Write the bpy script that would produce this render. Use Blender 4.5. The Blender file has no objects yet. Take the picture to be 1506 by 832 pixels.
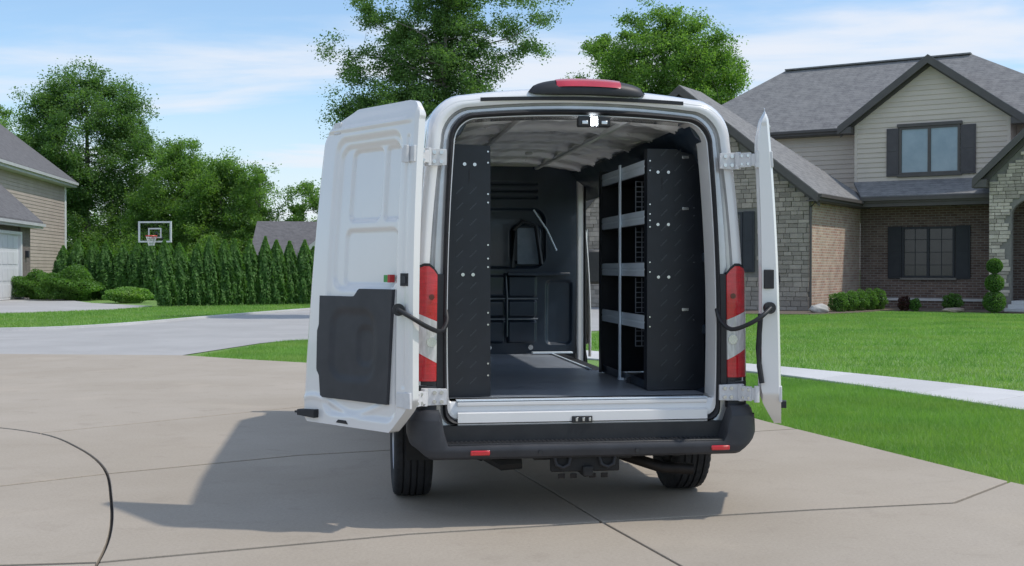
import bpy, bmesh, math, random
import numpy as np
from mathutils import Vector, Matrix
from math import sin, cos, pi, radians, sqrt, atan2

# ------------------------------------------------------------------ camera, sky, sun
scene = bpy.context.scene
COL = scene.collection
random.seed(7)
RNG = np.random.default_rng(7)

cam_d = bpy.data.cameras.new('camera')
cam = bpy.data.objects.new('camera', cam_d)
COL.objects.link(cam)
cam.location = (0, 0, 1.46)
cam.rotation_euler = (radians(90 - 0.6875), 0, 0)
cam_d.sensor_width = 36
cam_d.lens = 36 * 1750 / 1506
cam_d.clip_end = 3000
scene.camera = cam

SUN = Vector((0.63, -0.09, 1.0)).normalized()
SUN_EL = math.asin(SUN.z)
SUN_ROT = atan2(SUN.x, SUN.y)

world = bpy.data.worlds.new('World')
scene.world = world
world.use_nodes = True
nt = world.node_tree
nt.nodes.clear()
wo = nt.nodes.new('ShaderNodeOutputWorld')
bg = nt.nodes.new('ShaderNodeBackground')
sky = nt.nodes.new('ShaderNodeTexSky')
sky.sky_type = 'NISHITA'
sky.sun_disc = False
sky.sun_elevation = SUN_EL
sky.sun_rotation = SUN_ROT
sky.air_density = 1.0
sky.dust_density = 0.6
sky.ozone_density = 2.2
bg.inputs['Strength'].default_value = 0.15
# thin clouds spread on a plane far overhead
tc = nt.nodes.new('ShaderNodeTexCoord')
sep = nt.nodes.new('ShaderNodeSeparateXYZ')
nt.links.new(tc.outputs['Generated'], sep.inputs[0])
def wmath(op, a, b=None):
    n = nt.nodes.new('ShaderNodeMath'); n.operation = op
    for i, v in enumerate((a, b)):
        if v is None: continue
        if isinstance(v, (int, float)): n.inputs[i].default_value = v
        else: nt.links.new(v, n.inputs[i])
    return n.outputs[0]
zz = wmath('ADD', wmath('MAXIMUM', sep.outputs['Z'], 0.0), 0.16)
cmb = nt.nodes.new('ShaderNodeCombineXYZ')
nt.links.new(wmath('DIVIDE', sep.outputs['X'], zz), cmb.inputs[0])
nt.links.new(wmath('DIVIDE', sep.outputs['Y'], zz), cmb.inputs[1])
mp = nt.nodes.new('ShaderNodeMapping')
mp.inputs['Rotation'].default_value = (0, 0, radians(-14))
mp.inputs['Location'].default_value = (1.7, 0.35, 0)
mp.inputs['Scale'].default_value = (0.5, 1.15, 1)
nt.links.new(cmb.outputs[0], mp.inputs[0])
n1 = nt.nodes.new('ShaderNodeTexNoise')
n1.inputs['Scale'].default_value = 1.25
n1.inputs['Detail'].default_value = 9
n1.inputs['Roughness'].default_value = 0.56
n1.inputs['Distortion'].default_value = 0.6
nt.links.new(mp.outputs[0], n1.inputs['Vector'])
rmp = nt.nodes.new('ShaderNodeValToRGB')
rmp.color_ramp.interpolation = 'EASE'
rmp.color_ramp.elements[0].position = 0.43
rmp.color_ramp.elements[0].color = (0.10, 0.10, 0.10, 1)
rmp.color_ramp.elements[1].position = 0.66
rmp.color_ramp.elements[1].color = (0.9, 0.9, 0.9, 1)
nt.links.new(n1.outputs['Fac'], rmp.inputs[0])
mixc = nt.nodes.new('ShaderNodeMixRGB')
mixc.inputs[2].default_value = (4.35, 4.55, 4.95, 1)
hz = wmath('MULTIPLY', wmath('SUBTRACT', 1.0, wmath('MINIMUM', wmath('MULTIPLY', wmath('MAXIMUM', sep.outputs['Z'], 0.0), 6.0), 1.0)), 0.93)
nt.links.new(wmath('MAXIMUM', rmp.outputs[0], hz), mixc.inputs[0])
tint = nt.nodes.new('ShaderNodeMixRGB'); tint.blend_type = 'MULTIPLY'; tint.inputs[0].default_value = 1
tint.inputs[2].default_value = (.76, .88, .93, 1)
nt.links.new(sky.outputs[0], tint.inputs[1]); nt.links.new(tint.outputs[0], mixc.inputs[1])
nt.links.new(mixc.outputs[0], bg.inputs['Color'])
nt.links.new(bg.outputs[0], wo.inputs[0])

sd = bpy.data.lights.new('sun', 'SUN')
sd.energy = 2.0
sd.angle = radians(1.3)
sd.color = (1.0, 0.94, 0.85)
so = bpy.data.objects.new('sun', sd)
so.rotation_euler = SUN.to_track_quat('Z', 'Y').to_euler()
COL.objects.link(so)

scene.view_settings.view_transform = 'Standard'
scene.view_settings.look = 'None'
scene.view_settings.exposure = 0.38
scene.view_settings.gamma = 1.0
scene.render.engine = 'CYCLES'
scene.cycles.max_bounces = 7

# ------------------------------------------------------------------ materials
MATS = {}
def mat(name, c, c2=None, scale=8.0, rough=0.6, rough2=None, metal=0.0, bump=0.0, bscale=None, coat=0.0,
        coords='Object', vary=0.0, island=False, detail=6, spec=0.5, sheen=0.0, stretch=(1, 1, 1), lo=0.35, hi=0.65, bdist=0.01):
    """principled material, two colours mixed by noise; vary = brightness change from object to object"""
    if name in MATS: return MATS[name]
    m = bpy.data.materials.new(name); m.use_nodes = True
    t = m.node_tree; N = t.nodes; L = t.links
    b = N['Principled BSDF']
    b.inputs['Roughness'].default_value = rough
    b.inputs['Metallic'].default_value = metal
    b.inputs['Coat Weight'].default_value = coat
    b.inputs['Coat Roughness'].default_value = 0.06
    b.inputs['Specular IOR Level'].default_value = spec
    b.inputs['Sheen Weight'].default_value = sheen
    tcn = N.new('ShaderNodeTexCoord')
    mpn = N.new('ShaderNodeMapping'); mpn.inputs['Scale'].default_value = stretch
    L.new(tcn.outputs[coords], mpn.inputs[0])
    noi = N.new('ShaderNodeTexNoise')
    noi.inputs['Scale'].default_value = scale
    noi.inputs['Detail'].default_value = detail
    noi.inputs['Roughness'].default_value = 0.6
    L.new(mpn.outputs[0], noi.inputs['Vector'])
    r = N.new('ShaderNodeMapRange')
    r.inputs[1].default_value = lo; r.inputs[2].default_value = hi
    L.new(noi.outputs['Fac'], r.inputs[0])
    mx = N.new('ShaderNodeMixRGB')
    mx.inputs[1].default_value = (*c, 1); mx.inputs[2].default_value = (*(c2 or c), 1)
    L.new(r.outputs[0], mx.inputs[0])
    out = mx.outputs[0]
    if vary:
        hs = N.new('ShaderNodeHueSaturation')
        if island: rnd = N.new('ShaderNodeNewGeometry').outputs['Random Per Island']
        else: rnd = N.new('ShaderNodeObjectInfo').outputs['Random']
        mr = N.new('ShaderNodeMapRange')
        mr.inputs[3].default_value = 1 - vary; mr.inputs[4].default_value = 1 + vary
        L.new(rnd, mr.inputs[0]); L.new(mr.outputs[0], hs.inputs['Value'])
        L.new(out, hs.inputs['Color']); out = hs.outputs[0]
    L.new(out, b.inputs['Base Color'])
    if rough2 is not None:
        rr = N.new('ShaderNodeMapRange')
        rr.inputs[1].default_value = 0.3; rr.inputs[2].default_value = 0.7
        rr.inputs[3].default_value = rough; rr.inputs[4].default_value = rough2
        L.new(noi.outputs['Fac'], rr.inputs[0]); L.new(rr.outputs[0], b.inputs['Roughness'])
    if bump:
        n2 = N.new('ShaderNodeTexNoise'); n2.inputs['Scale'].default_value = bscale or scale * 4
        n2.inputs['Detail'].default_value = 5
        L.new(mpn.outputs[0], n2.inputs['Vector'])
        bp = N.new('ShaderNodeBump'); bp.inputs['Strength'].default_value = bump; bp.inputs['Distance'].default_value = bdist
        L.new(n2.outputs['Fac'], bp.inputs['Height']); L.new(bp.outputs[0], b.inputs['Normal'])
    MATS[name] = m
    return m

def leaf_mat(name, dark, light, transl=0.35, dry=None):
    m = bpy.data.materials.new(name); m.use_nodes = True
    t = m.node_tree; N = t.nodes; L = t.links
    b = N['Principled BSDF']; out = N['Material Output']
    geo = N.new('ShaderNodeNewGeometry')
    tcn = N.new('ShaderNodeTexCoord')
    noi = N.new('ShaderNodeTexNoise'); noi.inputs['Scale'].default_value = 0.9; noi.inputs['Detail'].default_value = 3
    L.new(tcn.outputs['Object'], noi.inputs['Vector'])
    ad = N.new('ShaderNodeMath'); ad.operation = 'ADD'
    ml = N.new('ShaderNodeMath'); ml.operation = 'MULTIPLY'; ml.inputs[1].default_value = 0.6
    L.new(geo.outputs['Random Per Island'], ml.inputs[0])
    L.new(ml.outputs[0], ad.inputs[0])
    mr = N.new('ShaderNodeMapRange'); mr.inputs[1].default_value = 0.35; mr.inputs[2].default_value = 0.65
    mr.inputs[3].default_value = 0; mr.inputs[4].default_value = 0.45
    L.new(noi.outputs['Fac'], mr.inputs[0]); L.new(mr.outputs[0], ad.inputs[1])
    mx = N.new('ShaderNodeMixRGB'); mx.inputs[1].default_value = (*dark, 1); mx.inputs[2].default_value = (*light, 1)
    L.new(ad.outputs[0], mx.inputs[0])
    L.new(mx.outputs[0], b.inputs['Base Color'])
    if dry:
        n5 = N.new('ShaderNodeTexNoise'); n5.inputs['Scale'].default_value = .42; n5.inputs['Detail'].default_value = 6; n5.inputs['Roughness'].default_value = .65
        L.new(tcn.outputs['Object'], n5.inputs['Vector'])
        r5 = N.new('ShaderNodeMapRange'); r5.inputs[1].default_value = .46; r5.inputs[2].default_value = .7; r5.inputs[3].default_value = 0; r5.inputs[4].default_value = .75
        L.new(n5.outputs['Fac'], r5.inputs[0])
        m5 = N.new('ShaderNodeMixRGB'); m5.inputs[2].default_value = (*dry, 1)
        L.new(r5.outputs[0], m5.inputs[0]); L.new(mx.outputs[0], m5.inputs[1]); mx = m5
        L.new(mx.outputs[0], b.inputs['Base Color'])
    b.inputs['Roughness'].default_value = 0.55
    b.inputs['Specular IOR Level'].default_value = 0.3
    tr = N.new('ShaderNodeBsdfTranslucent')
    g = N.new('ShaderNodeMixRGB'); g.blend_type = 'MULTIPLY'; g.inputs[0].default_value = 1
    g.inputs[2].default_value = (1.3, 1.5, 0.5, 1)
    L.new(mx.outputs[0], g.inputs[1]); L.new(g.outputs[0], tr.inputs['Color'])
    ms = N.new('ShaderNodeMixShader'); ms.inputs[0].default_value = transl
    L.new(b.outputs[0], ms.inputs[1]); L.new(tr.outputs[0], ms.inputs[2]); L.new(ms.outputs[0], out.inputs['Surface'])
    return m

def brick_mat(name, c1, c2, mortar, axis='x', bw=0.21, bh=0.075, ms=0.011):
    m = bpy.data.materials.new(name); m.use_nodes = True
    t = m.node_tree; N = t.nodes; L = t.links; b = N['Principled BSDF']
    b.inputs['Roughness'].default_value = 0.88
    tcn = N.new('ShaderNodeTexCoord'); sp = N.new('ShaderNodeSeparateXYZ'); cb = N.new('ShaderNodeCombineXYZ')
    L.new(tcn.outputs['Object'], sp.inputs[0])
    L.new(sp.outputs['X' if axis == 'x' else 'Y'], cb.inputs[0]); L.new(sp.outputs['Z'], cb.inputs[1])
    br = N.new('ShaderNodeTexBrick')
    br.inputs['Scale'].default_value = 1
    br.inputs['Brick Width'].default_value = bw; br.inputs['Row Height'].default_value = bh
    br.inputs['Mortar Size'].default_value = ms; br.inputs['Mortar Smooth'].default_value = 0.3
    br.inputs['Color1'].default_value = (*c1, 1); br.inputs['Color2'].default_value = (*c2, 1); br.inputs['Mortar'].default_value = (*mortar, 1)
    L.new(cb.outputs[0], br.inputs['Vector'])
    noi = N.new('ShaderNodeTexNoise'); noi.inputs['Scale'].default_value = 2.2; noi.inputs['Detail'].default_value = 8
    L.new(tcn.outputs['Object'], noi.inputs['Vector'])
    mr = N.new('ShaderNodeMapRange'); mr.inputs[1].default_value = .3; mr.inputs[2].default_value = .7; mr.inputs[3].default_value = .82; mr.inputs[4].default_value = 1.15
    L.new(noi.outputs['Fac'], mr.inputs[0])
    hs = N.new('ShaderNodeHueSaturation'); L.new(br.outputs['Color'], hs.inputs['Color']); L.new(mr.outputs[0], hs.inputs['Value'])
    L.new(hs.outputs[0], b.inputs['Base Color'])
    bp = N.new('ShaderNodeBump'); bp.inputs['Strength'].default_value = .8; bp.inputs['Distance'].default_value = .02
    L.new(br.outputs['Fac'], bp.inputs['Height']); bp.invert = True
    L.new(bp.outputs[0], b.inputs['Normal'])
    return m

def shingle_mat(name, c1, c2, c3):
    """asphalt shingles: courses by height, tabs along the slope, coarse speckle"""
    m = bpy.data.materials.new(name); m.use_nodes = True
    t = m.node_tree; N = t.nodes; L = t.links; b = N['Principled BSDF']
    b.inputs['Roughness'].default_value = 0.93
    tcn = N.new('ShaderNodeTexCoord'); sp = N.new('ShaderNodeSeparateXYZ'); cb = N.new('ShaderNodeCombineXYZ')
    L.new(tcn.outputs['Object'], sp.inputs[0])
    ad = N.new('ShaderNodeMath'); ad.operation = 'ADD'
    L.new(sp.outputs['X'], ad.inputs[0]); L.new(sp.outputs['Y'], ad.inputs[1])
    L.new(ad.outputs[0], cb.inputs[0]); L.new(sp.outputs['Z'], cb.inputs[1])
    br = N.new('ShaderNodeTexBrick'); br.inputs['Scale'].default_value = 1
    br.inputs['Brick Width'].default_value = .26; br.inputs['Row Height'].default_value = .095
    br.inputs['Mortar Size'].default_value = .006; br.inputs['Mortar Smooth'].default_value = .5
    br.inputs['Color1'].default_value = (*c1, 1); br.inputs['Color2'].default_value = (*c2, 1)
    br.inputs['Mortar'].default_value = (c1[0] * .5, c1[1] * .5, c1[2] * .5, 1)
    L.new(cb.outputs[0], br.inputs['Vector'])
    noi = N.new('ShaderNodeTexNoise'); noi.inputs['Scale'].default_value = 3.5; noi.inputs['Detail'].default_value = 9; noi.inputs['Roughness'].default_value = .75
    L.new(tcn.outputs['Object'], noi.inputs['Vector'])
    mr = N.new('ShaderNodeMapRange'); mr.inputs[1].default_value = .4; mr.inputs[2].default_value = .62
    L.new(noi.outputs['Fac'], mr.inputs[0])
    mx = N.new('ShaderNodeMixRGB'); mx.inputs[2].default_value = (*c3, 1)
    ml = N.new('ShaderNodeMath'); ml.operation = 'MULTIPLY'; ml.inputs[1].default_value = .55
    L.new(mr.outputs[0], ml.inputs[0]); L.new(ml.outputs[0], mx.inputs[0]); L.new(br.outputs['Color'], mx.inputs[1])
    L.new(mx.outputs[0], b.inputs['Base Color'])
    bp = N.new('ShaderNodeBump'); bp.inputs['Strength'].default_value = .7; bp.inputs['Distance'].default_value = .02
    L.new(br.outputs['Color'], bp.inputs['Height']); L.new(bp.outputs[0], b.inputs['Normal'])
    return m

def concrete_mat(name, c1, c2, stain):
    m = bpy.data.materials.new(name); m.use_nodes = True
    t = m.node_tree; N = t.nodes; L = t.links; b = N['Principled BSDF']
    tcn = N.new('ShaderNodeTexCoord')
    def noise(s, d=6, r=.6, dist=0):
        n = N.new('ShaderNodeTexNoise'); n.inputs['Scale'].default_value = s; n.inputs['Detail'].default_value = d
        n.inputs['Roughness'].default_value = r; n.inputs['Distortion'].default_value = dist
        L.new(tcn.outputs['Object'], n.inputs['Vector']); return n.outputs['Fac']
    def rng(v, a, b_, c, d):
        n = N.new('ShaderNodeMapRange')
        for i, x in enumerate((a, b_, c, d)): n.inputs[i + 1].default_value = x
        L.new(v, n.inputs[0]); return n.outputs[0]
    def mix(f, a, b_, mode='MIX'):
        n = N.new('ShaderNodeMixRGB'); n.blend_type = mode
        for i, v in enumerate((f, a, b_)):
            if isinstance(v, tuple): n.inputs[i].default_value = (*v, 1)
            elif isinstance(v, float): n.inputs[i].default_value = v
            else: L.new(v, n.inputs[i])
        return n.outputs[0]
    col = mix(rng(noise(.55, 5), .35, .65, 0, 1), c1, c2)
    col = mix(rng(noise(2.6, 8, .7, .4), .55, .75, 0, .45), col, stain)
    grit = noise(95, 2, .8)
    col = mix(rng(grit, .60, .72, 0, .45), col, (.15, .13, .11))
    col = mix(rng(noise(1.1, 8, .7, 1.2), .60, .72, 0, .5), col, (stain[0] * 1.05, stain[1] * 1.05, stain[2] * 1.05))
    col = mix(rng(noise(.9, 3, .5, .3), .58, .72, 0, .35), col, (c2[0] * 1.15, c2[1] * 1.13, c2[2] * 1.1))
    col = mix(rng(noise(14, 7, .75), .58, .80, 0, .30), col, stain)
    fine = rng(noise(48, 6, .85), .3, .7, .86, 1.13)
    hs = N.new('ShaderNodeHueSaturation'); L.new(col, hs.inputs['Color']); L.new(fine, hs.inputs['Value'])
    oi = N.new('ShaderNodeObjectInfo')
    hs2 = N.new('ShaderNodeHueSaturation'); L.new(hs.outputs[0], hs2.inputs['Color']); L.new(rng(oi.outputs['Random'], 0, 1, .96, 1.04), hs2.inputs['Value'])
    L.new(hs2.outputs[0], b.inputs['Base Color'])
    b.inputs['Roughness'].default_value = .85
    bp = N.new('ShaderNodeBump'); bp.inputs['Strength'].default_value = .35; bp.inputs['Distance'].default_value = .004
    mp2 = N.new('ShaderNodeMapping'); mp2.inputs['Scale'].default_value = (1, 8, 1); mp2.inputs['Rotation'].default_value = (0, 0, .5)
    L.new(tcn.outputs['Object'], mp2.inputs[0])
    n3 = N.new('ShaderNodeTexNoise'); n3.inputs['Scale'].default_value = 28; L.new(mp2.outputs[0], n3.inputs['Vector'])
    L.new(n3.outputs['Fac'], bp.inputs['Height']); L.new(bp.outputs[0], b.inputs['Normal'])
    return m

M_PAINT = mat('van_paint', (.80, .795, .79), (.755, .75, .745), scale=1.2, rough=.24, coat=1.0, spec=.5)
M_JAMB = mat('jamb_paint', (.68, .675, .67), (.56, .555, .55), scale=5, rough=.22, coat=.6, metal=.3)
M_RUB = mat('black_rubber', (.012, .013, .016), (.02, .02, .024), scale=30, rough=.62)
M_PLA = mat('grey_plastic', (.026, .028, .034), (.038, .040, .047), scale=6, rough=.55, bump=.35, bscale=260, bdist=.002)
M_PLAD = mat('dark_plastic', (.014, .015, .018), (.022, .023, .026), scale=12, rough=.5, bump=.2, bscale=200, bdist=.002)
M_BLK = mat('black_powdercoat', (.008, .0100, .0150), (.012, .015, .022), scale=9, rough=.42, bump=.15, bscale=300, bdist=.001)
M_NAVY = mat('dark_steel', (.013, .023, .040), (.022, .038, .062), scale=2.2, rough=.3, rough2=.5, coat=.35)
M_FLOOR = mat('vinyl_floor', (.20, .225, .265), (.25, .28, .325), scale=2.5, rough=.28, rough2=.45, bump=.2, bscale=60)
M_CEIL = mat('ceiling_metal', (.92, .92, .93), (.86, .87, .88), scale=3, rough=.25, rough2=.45, metal=.25, coat=.3)
M_ALU = mat('brushed_aluminium', (.76, .85, .93), (.68, .77, .86), scale=14, rough=.3, rough2=.45, metal=.2, stretch=(1, .1, 1))
M_ZINC = mat('zinc_bolt', (.72, .72, .72), (.6, .6, .6), rough=.25, metal=.9)
M_HINGE = mat('hinge_paint', (.70, .70, .71), (.62, .62, .63), scale=30, rough=.4)
M_RED = mat('red_lens', (.62, .010, .022), (.46, .006, .014), scale=9, rough=.08, coat=1.0, stretch=(1, 1, 6), bump=.5, bscale=30, bdist=.003)
M_REDD = mat('dark_red_lens', (.14, .006, .012), (.10, .004, .01), scale=3, rough=.12, coat=1.0)
M_CLR = mat('clear_lens', (.72, .715, .71), (.56, .555, .55), scale=14, rough=.1, coat=1.0, lo=.4, hi=.6, stretch=(5, 1, 1))
M_TYRE = mat('tyre_rubber', (.018, .018, .02), (.03, .03, .032), scale=9, rough=.82, bump=.3, bscale=70)
M_RIM = mat('steel_wheel', (.50, .50, .50), (.36, .36, .37), scale=12, rough=.35, metal=.7)
M_UNDER = mat('underbody', (.006, .006, .007), (.012, .012, .012), scale=12, rough=.7)
M_RUST = mat('rusty_steel', (.025, .021, .019), (.014, .012, .011), scale=18, rough=.6, metal=.5)
M_GLASSD = mat('cab_glass', (.02, .025, .03), rough=.05, coat=1.0)
M_BLUEG = mat('sky_and_curtain_pane', (.26, .34, .40), (.19, .27, .33), scale=1.2, rough=.08, coat=1.0)  # reflected sky and the curtains behind are put into the pane's base colour
M_STK_G = mat('sticker_green', (.05, .30, .06), rough=.4)
M_STK_R = mat('sticker_red', (.45, .03, .03), rough=.4)

M_CONC = concrete_mat('driveway_concrete', (.365, .313, .250), (.412, .358, .294), (.27, .225, .178))
M_ROAD = concrete_mat('road_concrete', (.385, .375, .365), (.44, .43, .42), (.32, .305, .29))
M_WALK = concrete_mat('walk_concrete', (.53, .525, .52), (.60, .595, .59), (.46, .45, .44))
M_JOINT = mat('joint_filler', (.022, .02, .018), (.045, .04, .035), scale=20, rough=.95)
M_LAWN = mat('lawn', (.15, .28, .06), (.22, .36, .09), scale=.9, rough=.95, bump=1.0, bscale=45, detail=10, bdist=.04, lo=.3, hi=.7)
M_BLADE = leaf_mat('grass_blade', (.105, .245, .055), (.27, .44, .125), .45, dry=(.32, .42, .14))
M_LEAF = leaf_mat('tree_leaf', (.080, .168, .052), (.25, .39, .12), .55)
M_LEAF2 = leaf_mat('tree_leaf_dark', (.062, .140, .052), (.20, .32, .12), .5)
M_CEDAR = leaf_mat('cedar_leaf', (.050, .135, .036), (.19, .35, .095), .45)
M_BOX = leaf_mat('boxwood_leaf', (.055, .14, .034), (.18, .33, .08), .45)
M_PURP = leaf_mat('purple_leaf', (.030, .012, .014), (.09, .035, .03), .2)
M_BARK = mat('bark', (.10, .085, .07), (.20, .18, .16), scale=6, rough=.95, bump=.8, bscale=22, stretch=(1, 1, .25), bdist=.03)
M_MULCH = mat('mulch', (.19, .155, .12), (.10, .075, .055), scale=14, rough=.98, bump=.8, bscale=50)

M_SHING = shingle_mat('roof_shingles', (.165, .163, .168), (.22, .218, .22), (.31, .305, .295))
M_SHINGL = shingle_mat('roof_shingles_brown', (.105, .10, .105), (.145, .14, .145), (.18, .175, .18))
M_TRIM = mat('brown_trim', (.085, .076, .072), (.10, .09, .085), scale=3, rough=.55)
M_SID = mat('beige_siding', (.60, .525, .45), (.64, .56, .48), scale=1.5, rough=.7, vary=.04)
M_SIDL = mat('tan_siding', (.38, .315, .28), (.43, .36, .32), scale=1.5, rough=.7, vary=.05)
M_WHITE = mat('white_trim', (.72, .73, .75), (.66, .67, .69), scale=2, rough=.5)
M_GREYT = mat('grey_white_trim', (.50, .50, .51), (.44, .44, .45), scale=2, rough=.5)
M_SHUT = mat('shutter', (.07, .063, .068), (.085, .078, .082), scale=4, rough=.6)
M_SHUTD = mat('dark_shutter', (.022, .026, .034), (.03, .034, .042), scale=4, rough=.6)
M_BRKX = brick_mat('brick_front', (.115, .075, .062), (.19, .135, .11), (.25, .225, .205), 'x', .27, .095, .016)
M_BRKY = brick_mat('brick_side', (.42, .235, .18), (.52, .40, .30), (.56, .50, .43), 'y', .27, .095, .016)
M_BRKL = brick_mat('brick_left_house', (.15, .12, .11), (.20, .165, .15), (.18, .16, .15), 'x')
M_STONE = mat('wall_stone', (.36, .31, .265), (.30, .265, .23), scale=5, rough=.92, vary=.24, bump=.8, bscale=22, bdist=.02)
M_STONEI = mat('wall_stone_mass', (.36, .31, .265), (.30, .265, .23), scale=5, rough=.92, vary=.24, island=True, bump=.8, bscale=22, bdist=.02)
M_STONEW = mat('entry_stone', (.52, .46, .39), (.42, .37, .31), scale=5, rough=.92, vary=.3, bump=.8, bscale=22, bdist=.02)
M_MORT = mat('mortar', (.24, .225, .205), (.19, .18, .165), scale=10, rough=.97)
M_WGLD = mat('dark_window_glass', (.012, .015, .02), (.035, .038, .043), scale=1.6, rough=.12, coat=.2)
M_ROCK = mat('pale_rock', (.52, .50, .47), (.40, .38, .35), scale=5, rough=.9, bump=.8, bscale=12)

# ------------------------------------------------------------------ object helpers
def link(o, parent=None):
    COL.objects.link(o)
    if parent is not None: o.parent = parent
    return o
def tag(o, label=None, cat=None, group=None, kind=None):
    if label: o['label'] = label
    if cat: o['category'] = cat
    if group: o['group'] = group
    if kind: o['kind'] = kind
    return o
def empty(name, loc=(0, 0, 0), rz=0.0):
    o = bpy.data.objects.new(name, None); COL.objects.link(o)
    o.location = loc; o.rotation_euler = (0, 0, rz); o.empty_display_size = .2
    return o
class MB:
    def __init__(s): s.v = []; s.f = []
    def add(s, vs, fs):
        n = len(s.v); s.v += [tuple(v) for v in vs]; s.f += [tuple(i + n for i in f) for f in fs]; return s
    def box(s, x0, x1, y0, y1, z0, z1):
        return s.add([(x0, y0, z0), (x1, y0, z0), (x1, y1, z0), (x0, y1, z0), (x0, y0, z1), (x1, y0, z1), (x1, y1, z1), (x0, y1, z1)],
                     [(3, 2, 1, 0), (4, 5, 6, 7), (0, 1, 5, 4), (1, 2, 6, 5), (2, 3, 7, 6), (3, 0, 4, 7)])
    def prism(s, pts, axis, a, b):
        """polygon in the plane across `axis` extruded a..b ; pts are the two other coordinates in xyz order"""
        def P(p, t):
            return {'x': (t, p[0], p[1]), 'y': (p[0], t, p[1]), 'z': (p[0], p[1], t)}[axis]
        n = len(pts)
        return s.add([P(p, a) for p in pts] + [P(p, b) for p in pts],
                     [tuple(range(n))[::-1], tuple(range(n, 2 * n))] + [(i, (i + 1) % n, n + (i + 1) % n, n + i) for i in range(n)])
    def loft(s, rings, closed=True, caps=False):
        n = len(rings[0]); vs = [p for r in rings for p in r]; fs = []
        for j in range(len(rings) - 1):
            for i in range(n if closed else n - 1):
                k = (i + 1) % n
                fs.append((j * n + i, j * n + k, (j + 1) * n + k, (j + 1) * n + i))
        if caps: fs += [tuple(range(n))[::-1], tuple(range((len(rings) - 1) * n, len(rings) * n))]
        return s.add(vs, fs)
    def tube(s, path, r, n=10, caps=True):
        path = [Vector(p) for p in path]; rings = []
        rs = r if isinstance(r, (list, tuple)) else [r] * len(path)
        up = Vector((0, 0, 1))
        for i, p in enumerate(path):
            d = (path[min(i + 1, len(path) - 1)] - path[max(i - 1, 0)]).normalized()
            a = d.cross(up)
            if a.length < .1: a = d.cross(Vector((1, 0, 0)))
            a.normalize(); b = d.cross(a)
            rings.append([p + (a * cos(2 * pi * k / n) + b * sin(2 * pi * k / n)) * rs[i] for k in range(n)])
        return s.loft(rings, True, caps)
    def cyl(s, c, axis, r, h, n=16):
        c = Vector(c); d = Vector(axis).normalized()
        return s.tube([c - d * h / 2, c + d * h / 2], r, n)
    def lathe(s, prof, axis='z', c=(0, 0, 0), n=24):
        rings = []
        for k in range(n):
            t = 2 * pi * k / n
            rings.append([{'z': (c[0] + r * cos(t), c[1] + r * sin(t), c[2] + h), 'x': (c[0] + h, c[1] + r * cos(t), c[2] + r * sin(t))}[axis] for r, h in prof])
        rings.append(rings[0])
        return s.loft(rings, False)
    def build(s, name, m, parent=None, smooth=35, bevel=0.0, seg=2):
        me = bpy.data.meshes.new(name); me.from_pydata(s.v, [], s.f)
        me.materials.append(m)
        bm = bmesh.new(); bm.from_mesh(me); bmesh.ops.remove_doubles(bm, verts=bm.verts, dist=1e-5)
        bmesh.ops.recalc_face_normals(bm, faces=bm.faces); bm.to_mesh(me); bm.free()
        if smooth:
            me.shade_smooth(); me.set_sharp_from_angle(angle=radians(smooth))
        o = bpy.data.objects.new(name, me); link(o, parent)
        if bevel:
            b = o.modifiers.new('bevel', 'BEVEL'); b.width = bevel; b.segments = seg; b.limit_method = 'ANGLE'; b.angle_limit = radians(40)
            b.harden_normals = False
        return o
def box(name, m, parent, x0, x1, y0, y1, z0, z1, bevel=0.0):
    return MB().box(x0, x1, y0, y1, z0, z1).build(name, m, parent, bevel=bevel)
def dup(o, parent, loc=None, rot=None, scale=None):
    c = o.copy(); COL.objects.link(c); c.parent = parent
    if loc is not None: c.location = loc
    if rot is not None: c.rotation_euler = rot
    if scale is not None: c.scale = scale
    return c
def np_mesh(name, V, F, m, parent=None, smooth=False):
    """V (n,3) float, F (k,q) int"""
    me = bpy.data.meshes.new(name)
    V = np.asarray(V, dtype=np.float32); F = np.asarray(F, dtype=np.int32)
    me.vertices.add(len(V)); me.vertices.foreach_set('co', V.ravel())
    me.loops.add(F.size); me.loops.foreach_set('vertex_index', F.ravel())
    me.polygons.add(len(F)); me.polygons.foreach_set('loop_start', np.arange(0, F.size, F.shape[1], dtype=np.int32))
    me.update(calc_edges=True); me.materials.append(m)
    if smooth: me.shade_smooth()
    o = bpy.data.objects.new(name, me); link(o, parent); return o
def sstep(x, a, b):
    t = np.clip((x - a) / (b - a), 0, 1); return t * t * (3 - 2 * t)
def rrect(X, Y, x0, x1, y0, y1, r=.04):
    """signed distance to a rounded rectangle, negative inside"""
    cx, cy, hx, hy = (x0 + x1) / 2, (y0 + y1) / 2, (x1 - x0) / 2 - r, (y1 - y0) / 2 - r
    dx, dy = np.abs(X - cx) - hx, np.abs(Y - cy) - hy
    return np.hypot(np.maximum(dx, 0), np.maximum(dy, 0)) + np.minimum(np.maximum(dx, dy), 0) - r
def grid_faces(nx, ny):
    i = np.arange(nx - 1)[None, :] + (np.arange(ny - 1) * nx)[:, None]
    return np.stack([i, i + 1, i + 1 + nx, i + nx], -1).reshape(-1, 4)

# ------------------------------------------------------------------ THE GROUND
ground = np_mesh('ground', [(-900, -60, -.03), (900, -60, -.03), (900, 1500, -.03), (-900, 1500, -.03)], [(0, 1, 2, 3)], M_LAWN)
tag(ground, kind='structure', label='green lawn stretching round the driveway and the houses')

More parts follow.
